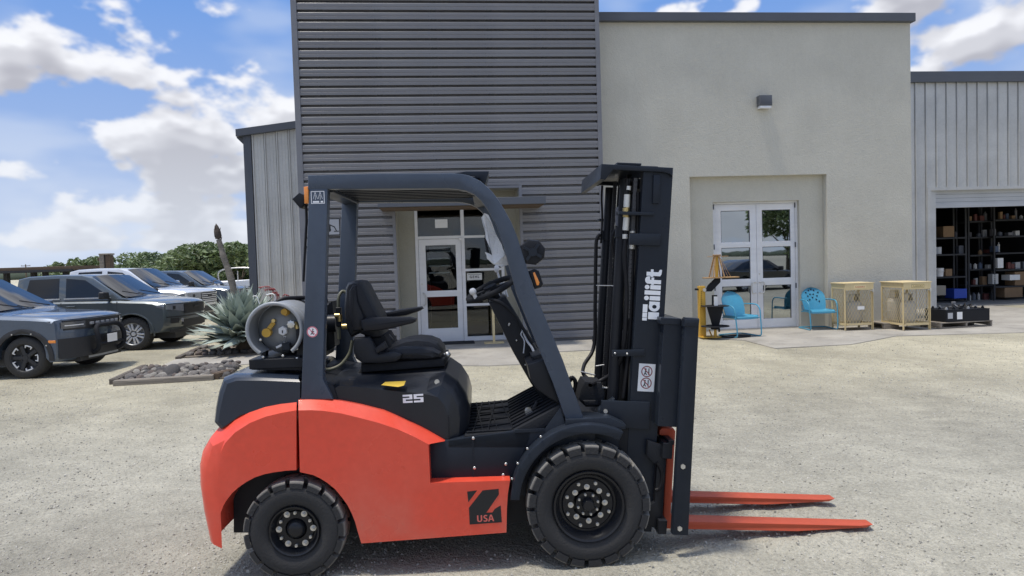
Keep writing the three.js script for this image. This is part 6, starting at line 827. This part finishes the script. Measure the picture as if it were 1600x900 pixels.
{
  const c1 = gasCage('cream mesh gas cage with red lettering, left of the two by the stucco wall', 1321, 1377.5, 441.5, 'FLAMMABLE', ['#b03a2e', '#e2cfa0', 0], .52, 0), c2 = gasCage('cream mesh gas cage with dark outlined lettering, right of the two near the workshop', 1412, 1468, 440, 'FLAMMABLE', ['#5d5138', '#dcc791', 1], .74, 0);
  const o = lone('cage_label', box2(-.075, .075, -.035, .035, 0, .003), M.paper, 'small white label wired to the mesh front of the left gas cage', 'label'); B.put(o, c1.x0 + c1.w * .55, SL + .46, c1.z0 + .006);
  gasBottle('grey gas bottle standing inside the left cream cage', c1, c1.w * .56, -.26, .17, .62); gasBottle('grey gas bottle at the left rear inside the right cream cage', c2, .16, -.52, .155, .68); gasBottle('grey gas bottle at the front inside the right cream cage', c2, .22, -.18, .15, .62);
  const wd = thing('timber_block', 'short weathered timber skid on the concrete between the two gas cages', 'timber'); const p = bg(1390, 513); B.put(wd, p.x, SL, p.z - .25); mesh('board', box2(-.16, .2, .09, .115, -.3, .3, .004), M.greyWood, wd); for (const z of [-.28, .22]) mesh('block', box2(-.15, .18, 0, .089, z, z + .08, .004), M.greyWood, wd);
}
{ // battery on a pallet
  const p = bg(1468, 514), q = bg(1580, 516), t = thing('pallet', 'weathered wooden pallet under the black battery before the workshop', 'pallet'), w = 1.25, d = 1.0; B.put(t, p.x + .04, SL, p.z - .02, .10);
  for (let i = 0; i < 7; i++) mesh('deck_board', box2(0, w, .10, .12, -d + i * .15, -d + i * .15 + .105, .003), M.greyWood, t); for (const x of [0, w / 2 - .02, w - .04]) mesh('stringer', box2(x, x + .04, .022, .099, -d, 0, .003), M.greyWood, t); for (let i = 0; i < 3; i++) mesh('bottom_board', box2(0, w, 0, .021, -d + i * .44, -d + i * .44 + .11, .003), M.greyWood, t);
  const bt = thing('forklift_battery', 'black industrial battery with cables on top, resting on the wooden pallet', 'battery'); const k = b(1477, 505, p.z - .1), e = b(1548, 484, p.z - .1), W = e.x - k.x, H = e.y - k.y; B.put(bt, k.x, SL + .122, p.z - .06, .06);
  mesh('case', box2(0, W, 0, H, -.62, 0, .012), M.black, bt); mesh('lid_rim', [box2(0, W, H, H + .012, -.02, 0), box2(0, W, H, H + .012, -.62, -.60), box2(0, .02, H, H + .012, -.6, -.02), box2(W - .02, W, H, H + .012, -.6, -.02)], M.black, bt);
  for (let i = 0; i < 6; i++) for (let j = 0; j < 3; j++) mesh('cell_cap', [disc(.03, .03, .09 + i * (W - .16) / 5, H + .025, -.11 - j * .19, 'y', 10), disc(.018, .03, .09 + i * (W - .16) / 5, H + .05, -.11 - j * .19, 'y', 8)], (i + j) % 3 ? M.black : std([.35, .36, .37], .5), bt);
  for (let i = 0; i < 5; i++) mesh('cable', tube([V(.1 + i * .14, H + .03, -.12), V(.16 + i * .14, H + .10 + .02 * (i % 2), -.16), V(.26 + i * .12, H + .04, -.28)], .014, 6, 20), M.hose, bt); mesh('battery_label', [box2(.07 * W, .07 * W + .001, 0, .001, 0, .001), box2(W * .24, W * .36, H * .22, H * .84, 0, .004), ], M.paper, bt); mesh('battery_label', box2(W * .03, W * .14, H * .3, H * .8, 0, .004), std([.45, .46, .47], .6), bt);
  mesh('cable_connector', [bx(.07, .05, .05, W * .42, H + .13, -.3, .006), tube([V(W * .42, H + .11, -.3), V(W * .45, H + .06, -.25), V(W * .5, H + .03, -.2)], .014, 6)], std([.2, .2, .21], .5), bt);
}
// ------------------------------------------------------------------ blue metal chairs
function lawnChair(label, perforated) {
  const t = thing('metal_chair', label, 'chair'); // faces +z, seat .43 high
  const back = (u, v) => { const y = .38 + .50 * v, hw = (.225 + .03 * Math.sin(v * 3.1)) * (v < .62 ? 1 : Math.sqrt(Math.max(0, 1 - ((v - .62) / .38) ** 2))), x = (u * 2 - 1) * hw; return [x, y, -.20 - .20 * v + .05 * ((u * 2 - 1) ** 2) + .03 * Math.sin(v * 3)]; };
  const two = (fn, nu, nv, th) => [grid(nu, nv, fn), grid(nu, nv, (u, v) => { const p = fn(1 - u, v); return [p[0], p[1] - th * .3, p[2] - th]; })];
  mesh('backrest', two((u, v) => back(u, Math.sin(v * Math.PI / 2)), 16, 26, .012), M.blueMetal, t);
  mesh('seat', [...(() => { const fn = (u, v) => { const z = -.22 + .46 * v, hw = .235 + .02 * v; return [(u * 2 - 1) * hw, .405 - .02 * Math.sin(v * 3.14) + (v > .9 ? -.045 * (v - .9) / .1 : 0) + .025 * Math.pow(Math.abs(u * 2 - 1), 6), z]; }; return [grid(12, 12, fn), grid(12, 12, (u, v) => { const p = fn(1 - u, v); return [p[0], p[1] - .012, p[2]]; })]; })(), ...[-1, 1].map((s) => box2(s * .25 - .006, s * .25 + .006, .365, .42, -.2, .23, .004)), box2(-.25, .25, .35, .392, .232, .242, .003)], M.blueMetal, t);
  for (const s of [1, -1]) mesh('side_frame', tube([V(s * .24, .62, -.30), V(s * .30, .62, -.20), V(s * .305, .625, .0), V(s * .305, .61, .14), V(s * .30, .54, .22), V(s * .295, .38, .25), V(s * .285, .03, .27), V(s * .285, .013, .24), V(s * .285, .013, -.1), V(s * .285, .013, -.32), V(s * .24, .013, -.36), V(0, .013, -.36)], .0135, 8, 90), M.blueMetal, t);
  mesh('seat_stay', [bar(V(-.30, .37, .21), V(.30, .37, .21), .011), bar(V(-.235, .50, -.27), V(-.24, .36, -.2), .01), bar(V(.235, .50, -.27), V(.24, .36, -.2), .01), bar(V(-.285, .37, -.2), V(.285, .37, -.2), .01)], M.blueMetal, t);
  if (perforated) { const r = rng(8); for (const [u, v] of [[.2, .78], [.35, .86], [.5, .9], [.66, .86], [.8, .77], [.3, .62], [.42, .70], [.56, .70], [.7, .62], [.36, .48], [.5, .56], [.64, .48], [.25, .42], [.75, .4]]) { const p = back(u, v), s = .022; mesh('cut_out', slab([[-s, -s * .8], [s, -s * .6], [0, s]], 0, .004).rotateZ(r() * 6).rotateX(-.38).translate(p[0], p[1], p[2] + .006), M.black, t); } }
  return t;
}
{ const a = lawnChair('blue metal lawn chair turned sideways in front of the double doors'); const p = bg(1168, 525.5); B.put(a, p.x - .1, SL, p.z - .1, .24); a.scale.set(1.0, 1.02, 1.0);
  const c = lawnChair('blue metal lawn chair with a pierced back beside the left gas cage', true); const q = bg(1291, 515); B.put(c, q.x - .06, SL, q.z - .2, -.08); }
// ------------------------------------------------------------------ yellow post with the black cone
{
  const t = thing('implement_stand', 'yellow post with a black cone between round plates and a small wooden derrick', 'implement'), base = bg(1098, 527), z = base.z, q = (px, py, zz = z) => b(px, py, zz), q3 = (px, py, zz = z) => V(q(px, py, zz).x, q(px, py, zz).y, zz); B.put(t);
  mesh('post', [box2(q(1093.5, 490).x, q(1103, 490).x, SL, q(1098, 447).y, z - .12, z, .006)], M.yellow, t); mesh('foot', [box2(q(1093, 527).x, q(1122, 527).x, SL, SL + .02, z - .1, z + .18), beam(q3(1108, 515, z - .05), q3(1113, 527, z + .05), .02, .02)], M.yellow, t);
  mesh('pin', [bar(q3(1086, 452, z - .06), q3(1104, 452.5, z - .06), .022, 10)], M.matBlack, t); mesh('hinge', disc(.035, .05, q(1100, 453).x, q(1100, 453).y, z + .01, 'z', 14), M.zinc, t); { const h = []; for (let i = 0; i < 9; i++) h.push(disc(.009, .004, q(1096, 456 + i * 3).x, q(1096, 456 + i * 3).y, z + .001, 'z', 8)); mesh('adjuster_hole', h, M.black, t).userData.kind = 'stuff'; }
  mesh('arm', [slab([[1103, 455.5], [1112, 455.5], [1126, 441], [1126, 435], [1119, 435], [1108, 446]].map(([x, y]) => { const v = q(x, y, z + .05); return [v.x, v.y]; }), z - .04, z + .05, .008)], M.matBlack, t);
  const cz = z + .16, c0 = q(1117.5, 478, cz), c1 = q(1117.5, 509.5, cz), r = (q(1138, 478, cz).x - q(1097, 478, cz).x) / 2, rc = (q(1130, 480, cz).x - q(1104.5, 480, cz).x) / 2, rb = (q(1122, 510, cz).x - q(1112, 510, cz).x) / 2;
  mesh('upper_plate', disc(r, .012, c0.x, c0.y, cz, 'y', 36), M.matBlack, t); mesh('lower_plate', disc(r * 1.02, .014, c1.x, c1.y, cz, 'y', 36), M.matBlack, t); mesh('cone', disc(rb, c0.y - c1.y, c0.x, (c0.y + c1.y) / 2, cz, 'y', 32, rc), M.matBlack, t); mesh('hub', [disc(.085, .04, c1.x, c1.y - .045, cz, 'y', 20), bx(.03, .08, .03, c1.x + .08, c1.y - .08, cz, .004)], M.matBlack, t);
  mesh('stem', [bar(V(c1.x, SL + .01, cz), V(c1.x, c1.y - .05, cz), .035, 14, .022), disc(.10, .015, c1.x, SL + .012, cz, 'y', 24)], M.yellow, t);
  mesh('card_holder', [slab([[1113, 478], [1115.5, 478], [1115.5, 463], [1121, 463], [1121, 461], [1113, 461]].map(([x, y]) => { const v = q(x, y, cz); return [v.x, v.y]; }), cz - .03, cz - .01)], M.matBlack, t); mesh('card', box2(q(1116, 470, cz).x, q(1121.5, 470, cz).x, q(1118, 478, cz).y, q(1118, 464, cz).y, cz - .008, cz + .002), M.paper, t);
  // the little wooden derrick carried on the arm
  const wood = std([.66, .42, .20], .7, { map: T.wood }), dz = z + .02, top = q(1120, 400, dz), bot = q(1120, 433.5, dz), w0 = .035, w1 = .115, at = (s, k, f) => V(bot.x + s * mix(w1, w0, f), mix(bot.y, top.y, f), dz + k * mix(w1, w0, f));
  for (const s of [-1, 1]) for (const k of [-1, 1]) mesh('derrick_leg', beam(at(s, k, 0), at(s, k, 1), .022, .022), wood, t);
  mesh('derrick_cap', [bx(.13, .03, .13, top.x, top.y + .015, dz, .006), bar(V(top.x - .2, top.y - .01, dz), V(top.x + .24, top.y - .01, dz), .006), bar(V(top.x, top.y - .01, dz - .2), V(top.x, top.y - .01, dz + .2), .006)], wood, t); mesh('derrick_base', [box2(bot.x - .26, bot.x + .42, bot.y - .015, bot.y + .008, dz - .12, dz + .12, .004)], wood, t); mesh('derrick_core', [beam(V(bot.x, bot.y, dz), V(bot.x, top.y, dz), .05, .05)], M.yellow, t);
  for (const [x0, x1] of [[.05, .22], [.06, .28], [-.05, -.13]]) mesh('guy_rod', bar(V(top.x + x0, top.y - .02, dz), V(bot.x + x1, bot.y, dz + .03), .005, 5), wood, t);
  const pl = lone('steel_disc', disc(.25, .018, 0, .009, 0, 'y', 36), M.matBlack, 'round black steel plate lying on the concrete under the sideways blue chair', 'steel plate'); const p = bg(1149, 526); B.put(pl, p.x, SL + .001, p.z); pl.scale.set(1.25, 1, .8);
}
const renderer = new THREE.WebGLRenderer({ antialias: true });
renderer.toneMapping = THREE.LinearToneMapping; renderer.toneMappingExposure = EXPOSURE; renderer.shadowMap.enabled = true;
renderer.setSize(1600, 900); renderer.render(scene, camera);
